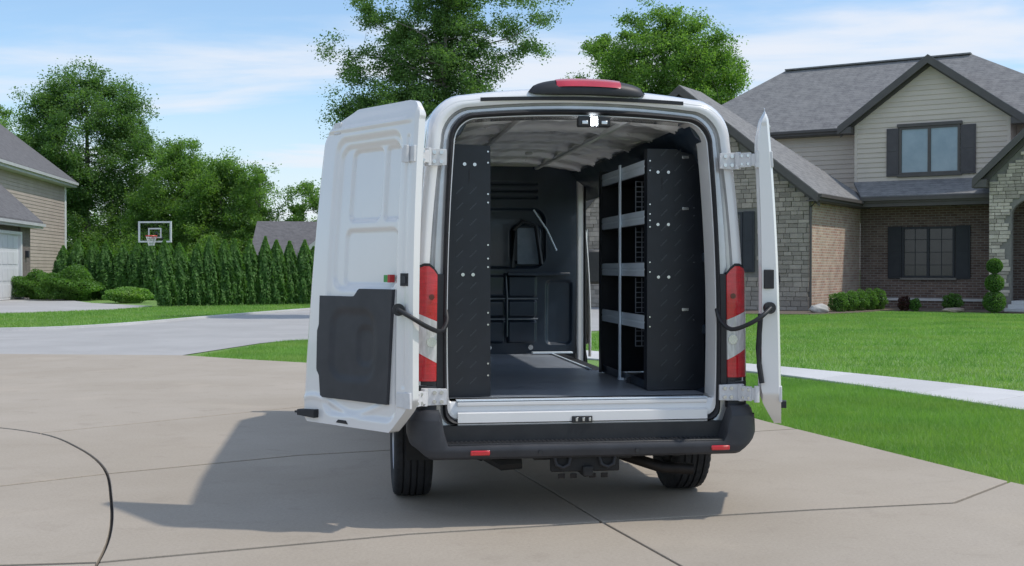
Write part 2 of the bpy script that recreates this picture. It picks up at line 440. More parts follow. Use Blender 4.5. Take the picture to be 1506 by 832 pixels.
def inset(poly, d):
    dl = lambda v: d * (.5 + 1.25 * v.x * v.x)
    n = len(poly); A = sum(poly[i][0] * poly[(i + 1) % n][1] - poly[(i + 1) % n][0] * poly[i][1] for i in range(n))
    sg = 1 if A > 0 else -1; out = []
    for i in range(n):
        p0, p1, p2 = Vector(poly[i - 1]), Vector(poly[i]), Vector(poly[(i + 1) % n])
        a = (p1 - p0).normalized(); b = (p2 - p1).normalized()
        n1 = Vector((-a.y, a.x)) * sg; n2 = Vector((-b.y, b.x)) * sg
        d1, d2 = dl(a), dl(b); cr = n1.x * n2.y - n1.y * n2.x
        if abs(cr) > .42:       # meet of the two offset edges
            out.append(((p1.x + (d1 * n2.y - d2 * n1.y) / cr), (p1.y + (n1.x * d2 - n2.x * d1) / cr)))
        else: out.append(tuple(p1 + (n1 + n2).normalized() * (d1 + d2) / 2))
    return out
def slab(name, poly, m, parent, top=0.0, thick=.028, gap=.014, bevel=.004):
    ip = inset(poly, gap)
    return MB().prism(ip, 'z', top - thick, top).build(name, m, parent, bevel=bevel, seg=2)
def curve(pts, n=6):
    """Catmull-Rom through the points"""
    P = [Vector(p) for p in pts]; P = [P[0] * 2 - P[1]] + P + [P[-1] * 2 - P[-2]]; out = []
    for i in range(1, len(P) - 2):
        for k in range(n):
            t = k / n; a, b, c, d = P[i - 1], P[i], P[i + 1], P[i + 2]
            out.append(tuple(.5 * ((2 * b) + (c - a) * t + (2 * a - 5 * b + 4 * c - d) * t * t + (3 * b - a - 3 * c + d) * t ** 3)))
    out.append(tuple(P[-2])); return out

a1, a2, a3, B1, a4, a5, CA = (-4.20, 10.55), (-3.52, 9.66), (-2.98, 8.68), (-2.86, 8.36), (-2.55, 7.55), (-2.24, 6.62), (-2.06, 5.90)
arc = curve([(-25, 13.6), (-12, 12.6), (-7, 11.7), (-5.2, 11.15), a1, a2, a3, a4, a5, CA, (-1.95, 5.2), (-1.86, 3.5), (-1.9, 0), (-2.1, -4)], 5)
def aidx(p): return min(range(len(arc)), key=lambda i: (arc[i][0] - p[0]) ** 2 + (arc[i][1] - p[1]) ** 2)
i1, iB, iC = aidx(a1), aidx(B1), aidx(CA)
a1, B1, CA = arc[i1], arc[iB], arc[iC]
A_l = [(-2.154, 12.649), (0, 14.5), (1.55, 15.8)]
B_l = [(-1.67, 9.30), (-.97, 9.57)]; Mx = (-.28, 9.80); B_r = [(1.3, 10.3)]; EB = (2.60, 10.85)
C_l = [(-.57, 6.535), (.2, 6.75)]; X = (.52, 6.84); C_r = [(1.84, 7.20), (2.76, 7.41)]; EC = (3.42, 8.16)
D_u = [(.274, 7.742), (0, 8.7)]; D_d = [(.825, 5.847), (1.4, 3.8), (2.6, -4)]
edge_lo = [(3.97, 6.7), (4.6, 5.2), (5.8, 2.4), (7.6, -1), (9, -4)]
edge_mid = [(3.468, 8.06), (2.99, 9.57)]
edge_hi = [(2.446, 11.356), (1.95, 13.3), (1.55, 15.8)]
far_edge = [(1.55, 15.8), (.4, 17.0), (-1.2, 17.9), (-3.1, 18.45), (-4.3, 19.2), (-5.55, 20.1), (-8.8, 20.44), (-25, 20.9)]
slabs = [
    [a1] + arc[i1 + 1:iB] + [B1] + B_l + [Mx] + B_r + [EB] + edge_hi[:-1] + A_l[::-1],
    [B1] + arc[iB + 1:iC] + [CA] + C_l + [X] + D_u + [Mx] + B_l[::-1],
    [X] + C_r + [EC] + [edge_mid[1], EB] + B_r + [Mx] + D_u[::-1],
    [CA] + arc[iC + 1:] + D_d[::-1] + [X] + C_l[::-1],
    [X] + D_d + edge_lo[::-1] + [EC] + C_r[::-1],
    [a1] + A_l + far_edge[1:] + arc[:i1],
    arc[:i1] + [a1] + arc[i1 + 1:iB] + [B1, (-3.44, 7.98), (-5, 6.9), (-25, 1.5)],
    [B1] + arc[iB + 1:iC] + [CA, (-3.0, 5.78), (-6, 5.1), (-25, -3)] + [(-25, 1.5), (-5, 6.9), (-3.44, 7.98)],
    [CA] + arc[iC + 1:] + [(-25, -4), (-25, -3), (-6, 5.1), (-3.0, 5.78)],
]
outline = [(-25, -4), (-25, 20.9), (-8.8, 20.44), (-5.55, 20.1), (-4.3, 19.2), (-3.1, 18.45), (-1.2, 17.9), (.4, 17.0), (1.55, 15.8)] + \
    edge_hi[::-1][1:] + [EB] + edge_mid[::-1] + edge_lo
drive = MB().add([(x, y, -.024) for x, y in outline], [tuple(range(len(outline)))]).build('driveway', M_JOINT, smooth=0)
tag(drive, kind='structure', label='beige concrete driveway with tooled joints')
for s_ in slabs:
    slab('slab', s_, M_CONC, drive)

road_poly = [(-60, 20.9), (-25, 20.95), (-8.8, 20.5), (-5.67, 20.16), (-5.35, 21.8), (-5.0, 23.6), (-4.6, 24.5), (-3.6, 25.2), (-1, 26.4), (3, 29), (7, 40), (12, 80),
             (0, 80), (-3.8, 54), (-7.25, 42.6), (-9.0, 36.0), (-9.9, 31.8), (-11.0, 29.2), (-13, 28.2), (-17, 27.6), (-60, 27)]
road = MB().add([(x, y, -.018) for x, y in road_poly], [tuple(range(len(road_poly)))]).build('road', M_ROAD, smooth=0)
tag(road, kind='structure', label='pale grey residential road curving away behind the van')
kerb = MB()
kl = [(-17, 27.6), (-13, 28.2), (-11.0, 29.2), (-9.9, 31.8), (-9.0, 36.0), (-7.25, 42.6), (-3.8, 54)]
kc = curve(kl, 5)
for (p, q) in zip(kc[:-1], kc[1:]):
    d = (Vector(q) - Vector(p)).normalized(); n_ = Vector((-d.y, d.x)) * .16
    a, b = Vector(p), Vector(q)
    kerb.prism([tuple(a), tuple(b), tuple(b + n_), tuple(a + n_)], 'z', -.03, .045)
tag(kerb.build('kerb', M_WALK, smooth=0), kind='structure', label='low concrete kerb between the road and the left lawn')

# white pavement crossing the right lawn, poured in bays
wa = curve([(-4.3, 25.2), (-1.6, 22.4), (1.2, 19.5), (3.38, 17.03), (4.4, 14.9), (5.31, 12.34), (6.7, 8.5), (8.3, 4.0)], 5)
wb = curve([(-3.6, 26.2), (-.6, 23.6), (2.0, 20.5), (3.95, 17.95), (5.3, 15.8), (6.45, 13.4), (8.0, 9.2), (9.7, 4.6)], 5)
walk = MB().add([(x, y, -.022) for x, y in wa] + [(x, y, -.022) for x, y in wb[::-1]], [tuple(range(len(wa) * 2))]).build('pavement', M_JOINT, smooth=0)
tag(walk, kind='structure', label='white concrete pavement crossing the right lawn')
for i in range(0, len(wa) - 1, 2):
    j = min(i + 2, len(wa) - 1)
    slab('slab', wa[i:j + 1] + wb[i:j + 1][::-1], M_WALK, walk, top=-.002, gap=.008)
pad = MB().prism([(-40, 37), (-20.5, 38.5), (-16.9, 39.6), (-14.6, 43.2), (-14.2, 47.0), (-18, 51), (-22.5, 58.7), (-27, 60), (-45, 60)], 'z', -.03, -.008).build('garage_apron', M_ROAD, smooth=0)
tag(pad, kind='structure', label='pale concrete apron in front of the left garage')
bed = MB().prism([(7.6, 38.8), (9.6, 38.3), (11.4, 39.6), (13.0, 42.0), (16, 40.5), (17.4, 38.6), (19, 40), (19, 46), (8, 46)], 'z', -.03, .0).build('planting_bed', M_MULCH, smooth=0)
tag(bed, kind='structure', label='tan mulch bed along the brick house front')
path = MB().prism([(16.6, 37.4), (22, 34.6), (22, 38.6), (17.0, 39.4)], 'z', -.03, .01).build('garden_path', M_WALK, smooth=0)
tag(path, kind='structure', label='pale concrete path leading to the entry steps')

# ---- grass blades
def in_poly(x, y, poly):
    ins = np.zeros(len(x), bool); n = len(poly)
    for i in range(n):
        x0, y0 = poly[i]; x1, y1 = poly[(i + 1) % n]
        if y0 == y1: continue
        c = ((y0 > y) != (y1 > y)) & (x < (x1 - x0) * (y - y0) / (y1 - y0) + x0)
        ins ^= c
    return ins
def blades(polys, n, h, w, holes=(), name='grass', label=''):
    P = []
    for poly in polys:
        xs = [p[0] for p in poly]; ys = [p[1] for p in poly]
        a = (max(xs) - min(xs)) * (max(ys) - min(ys))
        P.append((poly, a))
    tot = sum(a for _, a in P); X_ = []; Y_ = []
    for poly, a in P:
        k = int(n * a / tot)
        x = RNG.uniform(min(p[0] for p in poly), max(p[0] for p in poly), k); y = RNG.uniform(min(p[1] for p in poly), max(p[1] for p in poly), k)
        m = in_poly(x, y, poly)
        for hp in holes: m &= ~in_poly(x, y, hp)
        X_.append(x[m]); Y_.append(y[m])
    x = np.concatenate(X_); y = np.concatenate(Y_); k = len(x)
    hh = h * RNG.uniform(.55, 1.25, k); ang = RNG.uniform(0, 2 * pi, k); ww = w * RNG.uniform(.7, 1.3, k)
    dx, dy = np.cos(ang) * ww / 2, np.sin(ang) * ww / 2
    lx, ly = RNG.normal(0, .45, k) * hh, RNG.normal(0, .45, k) * hh
    z0 = np.full(k, -.032)
    V = np.stack([np.stack([x - dx, y - dy, z0], 1), np.stack([x + dx, y + dy, z0], 1), np.stack([x + lx, y + ly, z0 + hh], 1)], 1).reshape(-1, 3)
    o = np_mesh(name, V, np.arange(k * 3).reshape(-1, 3), M_BLADE)
    tag(o, label=label, cat='grass', kind='stuff'); return o
near_lawn = [EB, (2.99, 9.57), (3.468, 8.06), (3.97, 6.7), (4.6, 5.2), (6.5, 5.2), (8.3, 4.0)] + wa[::-1][1:16] + [(2.2, 18.2), (1.0, 16.6), (1.55, 15.8), (1.95, 13.3), (2.446, 11.356)]
drv = inset(outline, .035)
blades([near_lawn], 410000, .060, .006, holes=[drv], label='short green grass between the driveway and the white pavement')
far_lawn = wb[8:32] + [(16, 9), (19, 36), (16, 38.6), (13, 41), (11, 39.2), (9.4, 38), (7, 38.6), (3, 30), (1, 25)]
blades([far_lawn], 270000, .060, .014, label='short green grass between the pavement and the brick house')
isl = [(-5.35, 20.25), (-4.3, 19.3), (-3.1, 18.55), (-1.2, 18.0), (-.9, 21.2), (-4.3, 24.7), (-4.7, 24.2)]
blades([isl], 42000, .055, .009, label='small wedge of grass left of the van')
blades([[(-40, 27.9), (-17, 27.9), (-13, 28.5), (-11.2, 29.6), (-10.1, 32.0), (-9.2, 36.2), (-7.5, 42.8), (-5.5, 50), (-10, 49), (-14.0, 46.5), (-14.4, 43), (-16.7, 39.2), (-20.5, 38.2), (-40, 36.7)]], 150000, .07, .02,
       label='strip of grass between the road and the garage apron')
# ------------------------------------------------------------------ THE VAN  (local x right, y forward, z up, origin on the ground under the rear opening)
VLOC, VROT = (0.4176, 6.88, 0.0), radians(8.23)
van = empty('cargo_van', VLOC, VROT)
tag(van, 'white high-roof cargo van with both rear doors swung open on the driveway', 'van')
def curve3(pts, n=4): return curve(pts, n)

def lean(z): return .035 * max(0, z - 1.2) ** 1.5
def outline2(wb, wt, zb, zt, r, crown, rb=.05, wm=None, nside=14, nc=9, ntop=17):
    """closed rear-view outline, from bottom right up, over the roof, down and back along the bottom"""
    R_ = []
    zs = np.linspace(zb + rb, zt - crown - r, nside)
    wm_ = wm if wm is not None else (wb + wt) / 2 + .012
    for z in zs:
        t = (z - zb) / (zt - crown - zb)
        w = wb * (1 - t) * (1 - t) + 2 * (2 * wm_ - (wb + wt) / 2) * t * (1 - t) + wt * t * t
        R_.append((w, z))
    w0 = R_[-1][0]; zc = zt - crown - r
    for k in range(1, nc):
        a = pi / 2 * k / nc
        R_.append((w0 - r * .92 + r * .92 * cos(a), zc + r * sin(a)))
    w1 = w0 - r * .92
    top = []
    for k in range(ntop):
        x = w1 - 2 * w1 * k / (ntop - 1); top.append((x, zt - crown + crown * (1 - (x / w1) ** 2)))
    L_ = [(-x, z) for x, z in R_[::-1]]
    bot = [(-wb + rb * .3 * k / 3, zb + rb * (1 - k / 3) ** 2) for k in range(1, 4)]
    bl = R_[0][0]
    bot = []
    for k in range(1, 5):
        a = pi / 2 * k / 4; bot.append((-bl + rb * sin(a) * 1 - 0 * a, zb + rb - rb * (1 - cos(a)) * 1))
    bot = [(-bl + rb * (1 - cos(pi / 2 * k / 4)), zb + rb * (1 - sin(pi / 2 * k / 4))) for k in range(1, 5)]
    mid = [(-bl + rb + (2 * bl - 2 * rb) * k / 10, zb) for k in range(1, 10)]
    return R_ + top + L_ + bot + mid + [(-x, z) for x, z in bot[::-1]]
def ring(o, y, use_lean=True):
    return [(x, y + (lean(z) if use_lean else 0), z) for x, z in o]

BODY = dict(wb=.985, wt=.87, zb=.47, zt=2.52, r=.24, crown=.05, wm=.972)
def body_out(dw=0, dz=0, zb=None, k=1.0, zt=None, r=None, crown=None):
    b = dict(BODY); b['wb'] += dw; b['wt'] += dw; b['wm'] += dw; b['zt'] += dz
    if zb is not None: b['zb'] = zb
    if zt is not None: b['zt'] = zt
    if r is not None: b['r'] = r
    if crown is not None: b['crown'] = crown
    return outline2(**b)
O_A = outline2(.945, .84, .56, 2.452, .215, .04, wm=.932)          # outer ridge seen from behind
O_B = outline2(.905, .80, .55, 2.425, .20, .035, wm=.895)
O_C = outline2(.815, .765, .568, 2.385, .165, .03, rb=.07, wm=.815)
O_D = outline2(.792, .742, .588, 2.355, .15, .028, rb=.07, wm=.792)
O_E = outline2(.784, .733, .70, 2.348, .15, .026, rb=.015, wm=.784)
# outer skin: rings from the rear ridge forward
ys = [.0, .012, .04, .09, .18, .35] + list(np.arange(.42, 1.46, .08)) + [1.7, 1.95, 2.0, 2.6, 3.2, 3.8, 4.1, 4.35, 4.5] + list(np.arange(4.55, 5.6, .08)) + [5.75, 6.0, 6.2, 6.35, 6.4]
rings = []
for y in ys:
    if y < .1:
        t = {.0: 0, .012: .3, .04: .7, .09: 1}[y]
        A_, B_ = outline2(.952, .85, .50, 2.462, .22, .042, wm=.94), body_out()
        o = [(a[0] * (1 - t) + b[0] * t, a[1] * (1 - t) + b[1] * t) for a, b in zip(A_, B_)]
        rings.append(ring(o, y)); continue
    dw = .04 * min(1, (y - .09) / 1.2); kl = max(0, 1 - y / .8)
    if y <= 4.4:
        o = body_out(dw, .02 * min(1, y / 1.5), zb=.46)
    else:
        t = min(1, (y - 4.4) / 1.2); t2 = max(0, (y - 5.6) / .8)
        zt = 2.54 - .06 * t - 1.13 * t ** 1.6 - .28 * t2 - .25 * t2 ** 4
        o = body_out(dw - .12 * t2 ** 2, 0, zb=.42, zt=zt, r=.2 + .05 * t2, crown=.05 + .05 * t)
    rings.append([(x, y + kl * lean(z), z) for x, z in o])
mb = MB().loft(rings)
me_faces = []
for f in mb.f:
    c = [sum(mb.v[i][k] for i in f) / len(f) for k in range(3)]
    if c[0] > .75 and 2.0 < c[1] < 4.6 and .5 < c[2] < 2.12: continue
    if abs(c[0]) > .6 and c[2] < .86 and any(sqrt((c[1] - yw) ** 2 + (c[2] - .36) ** 2) < .47 for yw in (.95, 5.07)): continue
    if c[1] < .52 and c[2] < .64 and abs(c[0]) > .7: continue
    me_faces.append(f)
mb.f = me_faces
body = mb.build('body', M_PAINT, van, smooth=40)
sm = body.modifiers.new('thick', 'SOLIDIFY'); sm.thickness = .012; sm.offset = -1
cap = MB().add([(x, 6.399, z) for x, z in [(p[0], p[2]) for p in rings[-1]]], [tuple(range(len(rings[-1])))])
cap.build('front_panel', M_PLA, van)
# rear ridge -> recessed jamb channel -> seal seat
def cmid(A_, B_, t): return [(a[0] * (1 - t) + b[0] * t, a[1] * (1 - t) + b[1] * t) for a, b in zip(A_, B_)]
O_0 = outline2(.952, .85, .50, 2.462, .22, .042, wm=.94)
MB().loft([ring(O_0, 0), ring(O_A, -.006), ring(cmid(O_A, O_B, .5), -.004), ring(O_B, .004)]).build('rear_pillar_frame', M_PAINT, van, smooth=50)
MB().loft([ring(O_B, .004), ring(cmid(O_B, O_C, .08), .035), ring(cmid(O_B, O_C, .3), .045), ring(cmid(O_B, O_C, .42), .028), ring(cmid(O_B, O_C, .8), .028), ring(O_C, .034)]).build('door_jamb', M_JAMB, van, smooth=30)
MB().loft([ring(O_C, .034), ring(cmid(O_C, O_D, .1), -.006), ring(cmid(O_C, O_D, .5), -.016), ring(cmid(O_C, O_D, .9), -.006), ring(O_D, .034)]).build('door_seal', M_RUB, van, smooth=50)
O_Ei = outline2(.80, .75, .695, 2.36, .15, .026, rb=.03, wm=.80)
MB().loft([ring(O_D, .03), ring(cmid(O_D, O_E, .12), .012), ring(cmid(O_D, O_E, .88), .012), ring(O_E, .022), ring(O_E, .20), ring(O_Ei, .215)]).build('opening_flange', M_PAINT, van, smooth=40)
# dark drip slot over the doors
slot = MB(); n_ = 24
slot.loft([[(-.60 + 1.2 * k / n_, -.012 + lean(2.4), 2.418 + .028 * (1 - ((-.6 + 1.2 * k / n_) / .8) ** 2) + dz) for k in range(n_ + 1)] for dz in (-.011, .011)], closed=False)
slot.build('drip_slot', M_RUB, van)
# bottom rear panel under the sill down to the bumper
MB().prism([(-.84, .44), (.84, .44), (.90, .565), (-.90, .565)], 'y', -.014, .03).build('rear_lower_panel', M_PLAD, van)
# ---- sill
sill = MB().loft([[(-.735, y, z), (.735, y, z)] for y, z in [(.13, .702), (.012, .702), (-.004, .694), (-.004, .680), (.012, .672), (.016, .648), (.006, .640), (-.010, .634), (-.012, .572), (.0, .560), (.03, .558)]], closed=False)
sill.build('rear_sill', M_PAINT, van, smooth=30)
box('sill_strip', M_ALU, van, -.74, .74, -.002, .06, .7025, .7085, .002)
stk = box('latch_striker', M_PLAD, van, -.075, .045, -.022, -.011, .572, .610, .003)
for x in (-.055, -.015, .022): box('striker_bar', M_ZINC, stk, x, x + .014, -.028, -.0215, .580, .602, .002)
# ---- interior
M_LAMP = bpy.data.materials.new('cargo_lamp'); M_LAMP.use_nodes = True
M_LAMP.node_tree.nodes['Principled BSDF'].inputs['Emission Color'].default_value = (.86, .93, 1, 1)
M_LAMP.node_tree.nodes['Principled BSDF'].inputs['Emission Strength'].default_value = 60
IN = [(.80, .70), (.862, .72), (.875, 1.2), (.87, 1.85), (.835, 2.08), (.775, 2.22), (.70, 2.30)]
def wall_rings(side, y0, y1, n=24):
    out = []
    for k in range(n + 1):
        y = y0 + (y1 - y0) * k / n
        out.append([(side * x, y, z) for x, z in IN])
    return out
MB().loft(wall_rings(-1, .115, 3.9), closed=False).build('side_lining', M_NAVY, van)
mb = MB().loft(wall_rings(1, .115, 4.1, 40), closed=False)
mb.f = [f for f in mb.f if not ((lambda c: 1.98 < c[0] and c[1] < 2.0)([sum(mb.v[i][1] for i in f) / 4, sum(mb.v[i][2] for i in f) / 4]))]
mb.build('side_lining', M_NAVY, van)
# horizontal body ribs on the linings
for s_ in (-1, 1):
    for z in (1.05, 1.5, 1.92):
        box('wall_rib', M_NAVY, van, *( (-.878, -.845) if s_ < 0 else (.845, .878)), .15, (3.7 if s_ < 0 else 1.95), z, z + .06, .01)
# long cant rails
for s_ in (-1, 1):
    rail = MB().prism([(s_ * .66, 2.318), (s_ * .70, 2.245), (s_ * .775, 2.19), (s_ * .83, 2.09), (s_ * .855, 2.10), (s_ * .80, 2.25), (s_ * .70, 2.335)], 'y', .13, 4.1)
    rail.build('cant_rail', M_NAVY, van, bevel=.006)
# ceiling as pressed sheet with bows
nx, ny = 60, 240
u = np.linspace(-.72, .72, nx); yv_ = np.linspace(.12, 4.0, ny); U, Y = np.meshgrid(u, yv_)
Z = 2.405 - .09 * (np.abs(U) / .72) ** 2.4
for yb in (.42, 1.02, 1.62, 2.22, 2.82, 3.42):
    Z -= .035 * (sstep(Y, yb - .07, yb - .04) - sstep(Y, yb + .04, yb + .07)) * (1 - .25 * sstep(np.abs(U), .4, .7))
    Z += .012 * (sstep(Y, yb - .02, yb - .01) - sstep(Y, yb + .01, yb + .02))
Z += .004 * np.sin(U * 23 + np.sin(Y * 7) * 2) * np.sin(Y * 19 + U * 5) + .003 * np.sin(U * 51 + Y * 31)
ceil = np_mesh('ceiling_panel', np.stack([U, Y, Z], -1).reshape(-1, 3), grid_faces(nx, ny), M_CEIL, van, True)
for uc in (-.34, .34):
    box('roof_stringer', M_CEIL, van, uc - .02, uc + .02, .14, 3.9, 2.345, 2.37, .008)
box('ceiling_lamp', M_WHITE, van, .03, .09, 2.40, 2.43, 2.345, 2.372, .012)
box('header_lamp', M_LAMP, van, .050, .080, .05, .11, 2.30, 2.335, .006)
for x in (-.03, .085):
    c_ = box('header_catch', M_PLAD, van, x, x + .075, .02, .08, 2.285, 2.345, .006)
    box('catch_plate', M_ZINC, c_, x + .02, x + .055, .012, .021, 2.297, 2.318, .003)
# floor with the step well at the side opening
MB().prism([(-.86, .05), (.86, .05), (.86, 1.92), (.50, 1.98), (.46, 2.06), (.46, 3.74), (-.86, 3.74)], 'z', .66, .70).build('load_floor', M_FLOOR, van, smooth=0, bevel=.004)
MB().box(.44, .97, 1.95, 4.1, .46, .49).build('side_step', M_PLAD, van)
MB().box(.448, .458, 1.99, 3.74, .49, .70).build('step_riser', M_PLAD, van)
box('floor_edge_trim', M_ALU, van, .452, .472, 2.0, 3.72, .701, .712, .002)
# bulkhead, pressed sheet
nx, nz = 190, 200
u = np.linspace(-.87, .70, nx); z = np.linspace(.70, 2.37, nz); U, Zg = np.meshgrid(u, z)
D = np.zeros_like(U)
def rec(x0, x1, z0, z1, d, r=.05, w=.02):
    global D
    D += d * (1 - sstep(rrect(U, Zg, x0, x1, z0, z1, r), -w, 0))
rec(-.60, .42, 1.46, 2.0, .05, .12)                     # window shaped panel
rec(.10, .40, 1.50, 1.86, -.03, .08)
for zc in (2.08, 2.14, 2.20): rec(-.5, .35, zc, zc + .03, .02, .014, .01)
for a_, b_ in ((-.62, -.22), (-.20, .05), (.07, .33)):
    for c_, d_ in ((.80, 1.0), (1.03, 1.18), (1.21, 1.40)): rec(a_, b_, c_, d_, -.04, .02, .012)
rec(.42, .66, .78, 1.36, .03, .05)
Yg = 3.72 + D + .015 * np.sin(Zg * 3)
bulk = np_mesh('bulkhead', np.stack([U, Yg, Zg], -1).reshape(-1, 3), grid_faces(nx, nz), M_NAVY, van, True)
for xa in (-.21, .06):
    MB().tube([(xa, 3.66, .86), (xa, 3.655, 1.2), (xa - .01, 3.67, 1.42)], .013, 8).build('bulkhead_brace', M_NAVY, bulk)
for zc in (1.015, 1.195):
    box('brace_bar', mat('dull_steel', (.16, .18, .21), (.10, .12, .14), scale=12, rough=.35, metal=.6), bulk, -.6, .34, 3.662, 3.672, zc - .006, zc + .006, .002)
box('bulkhead_shelf', M_NAVY, bulk, .06, .62, 3.60, 3.70, 1.40, 1.425, .005)
MB().tube([(.30, 3.66, 1.98), (.42, 3.64, 1.80), (.50, 3.62, 1.62)], .008, 8).build('grab_strap', M_ALU, bulk)
MB().tube([(.12, 3.67, 1.47), (.12, 3.66, 1.80), (.20, 3.65, 1.88), (.32, 3.65, 1.84), (.37, 3.65, 1.50)], .02, 8).build('panel_frame', M_BLK, bulk)
MB().box(.16, .35, 3.69, 3.70, 1.5, 1.82).build('viewing_pane', mat('frosted_pane', (.17, .21, .27), (.12, .16, .21), rough=.25, coat=.6), bulk)
for xa in (-.10, .27):
    MB().cyl((xa, 3.64, .765), (0, 1, 0), .022, .03, 12).build('floor_anchor', M_ZINC, bulk)
box('anchor_bracket', M_ALU, bulk, .28, .64, 3.58, 3.66, .71, .725, .003)
box('door_post', M_PAINT, van, .70, .765, 3.70, 3.80, .48, 2.25, .015)
box('door_post_seal', M_RUB, van, .766, .782, 3.69, 3.75, .48, 2.25, .005)
# sliding side door pushed back along the outside of the van
sl = MB().loft([[(1.062 - .5 * max(0, z - 2.0) ** 1.5, y, z) for z in (.52, .8, 1.2, 1.6, 2.0, 2.2)] for y in (.62, 1.2, 1.88)], closed=False).build('sliding_door', M_PAINT, van)
sl.modifiers.new('thick', 'SOLIDIFY').thickness = .04
# rear left roofline return, brake lamp
bl = MB()
prof = []
for k in range(25):
    t = -1 + 2 * k / 24; x = .03 + .345 * (abs(t) ** .9) * (1 if t > 0 else -1); e = max(0.0, 1 - abs(t) ** 3.2)
    e = sqrt(e)
    zc = 2.503 - .018 * (x / .35) ** 2
    prof.append([(x, -.01 + .10, zc - .032 * e - .002), (x, -.055 * e + .055, zc - .034 * e), (x, -.075 * e + .065, zc + .0), (x, -.05 * e + .075, zc + .040 * e), (x, .06, zc + .058 * e), (x, .20, zc + .052 * e), (x, .34, zc + .01 * e)])
bl.loft(prof, closed=False)
pod = bl.build('brake_lamp_pod', M_PLAD, van, smooth=60)
lp = []
for k in range(13):
    x = .03 - .19 + .38 * k / 12; t = (x - .03) / .345; e = sqrt(max(0, 1 - abs(t) ** 3.2)); zc = 2.503 - .018 * (x / .35) ** 2
    w = .012 if k in (0, 12) else .0
    lp.append([(x, -.078 * e + .065 + w, zc + .008), (x, -.060 * e + .074, zc + .041 * e), (x, .052, zc + .0625 * e), (x, .085, zc + .0625 * e)])
MB().loft(lp, closed=False).build('brake_lens', mat('brake_lens_red', (.55, .03, .045), (.45, .02, .03), rough=.15, coat=1.0), pod, smooth=60)
# ---- tail lamps
for s_ in (-1, 1):
    plan = [(.852, .02), (.858, -.014), (.878, -.022), (.905, -.024), (.935, -.018), (.965, -.002), (.985, .03), (.99, .07), (.985, .12)]
    xs_ = [p[0] for p in plan]
    def lens(zlo, zhi, off=0.0):
        R_ = []
        for (x, y) in plan:
            a, b = zlo(x), zhi(x)
            R_.append([(s_ * (x - .012 * ((a + (b - a) * t / 8) - .82)), y - off + .25 * lean(a + (b - a) * t / 8), a + (b - a) * t / 8) for t in range(9)])
        return MB().loft(R_, closed=False)
    top = lambda x: 1.475 - 1.6 * max(0, .895 - x) ** 1.05 - 2.2 * max(0, x - .955) ** 1.1
    m1 = lambda x: 1.145 + (x - .82) * .42
    m2 = lambda x: .905 + (x - .82) * .55
    lamp = lens(lambda x: .80, lambda x: top(x) + .016, -.006).build('tail_lamp', M_PLAD, van, smooth=50)
    lens(lambda x: .645, lambda x: .798, -.002).build('lamp_base', M_PLA, lamp, smooth=50)
    lens(m1, top).build('red_lens', M_RED, lamp, smooth=50)
    lens(m2, m1, .001).build('clear_lens', M_CLR, lamp, smooth=50)
    lens(lambda x: .822, m2).build('red_lens', M_RED, lamp, smooth=50)
    MB().cyl((s_ * .885, -.026, 1.30), (0, 1, 0), .016, .006, 14).build('bulb_boss', M_REDD, lamp)
    MB().cyl((s_ * .885, -.027, 1.045), (0, 1, 0), 0.028, .006, 18).build('reversing_bulb', M_ZINC, lamp)
    # dark trim beside the lamp
    box('lamp_trim', M_PLAD, van, *((-.858, -.802) if s_ < 0 else (.802, .858)), -.004, .03, .70, 1.43, .004)
# ---- bumper
path2 = []
for k in range(9): path2.append((-1.035 + .0 * k, .38 - .38 * k / 8 * .75))
R_c = .15
path2 = [(-1.03, .42), (-1.03, .25), (-1.03, .10)] + [(-.88 - .15 * cos(a), .02 - .15 * sin(a)) for a in np.linspace(0.1, pi / 2, 8)]
path2 += [(-.865, -.1305), (-.85, -.131), (-.835, -.1315), (-.82, -.132), (-.80, -.1325), (-.7, -.135), (-.45, -.142), (-.2, -.145), (0, -.146)]
path2 = path2 + [(-x, y) for x, y in path2[::-1][1:]]
def sweep(path, prof, mname, m, parent, rim=None):
    P = [Vector(p) for p in path]; R_ = []
    for i, p in enumerate(P):
        d = (P[min(i + 1, len(P) - 1)] - P[max(i - 1, 0)]).normalized(); n = Vector((-d.y, d.x))   # inward (path runs left to right at the rear)
        pr = prof(p) if callable(prof) else prof
        R_.append([(p.x + n.x * o, p.y + n.y * o, z) for o, z in pr])
    return MB().loft(R_, closed=False, caps=True).build(mname, m, parent, smooth=35)
def bprof(p):
    e = sstep(abs(p.x), .88, 1.05)           # lower edge sweeps up round the corners
    zl = .386 + .075 * float(e) + (.62 * max(0, p.y + .04) if abs(p.x) > .99 else 0)
    hi = float(sstep(abs(p.x), .80, .85))   # corner rises to the lamp
    z1 = .468 + .192 * hi
    ins = .13 - .075 * hi
    return [(.12, zl + .03), (.035, zl), (.012, zl + .015), (.002, zl + .045), (.001, max(.448, zl + .05)), (.008 - .004 * hi, .462 + .11 * hi), (.02 - .014 * hi, .468 + .14 * hi), (.030 - .020 * hi, .471 + (z1 - .471) * .6), (.036 - .012 * hi, z1 - .02 * hi), (.045 - .005 * hi, z1), (ins + .02, z1 + .004)]
bumper = sweep(path2, bprof, 'bumper', M_PLA, van)
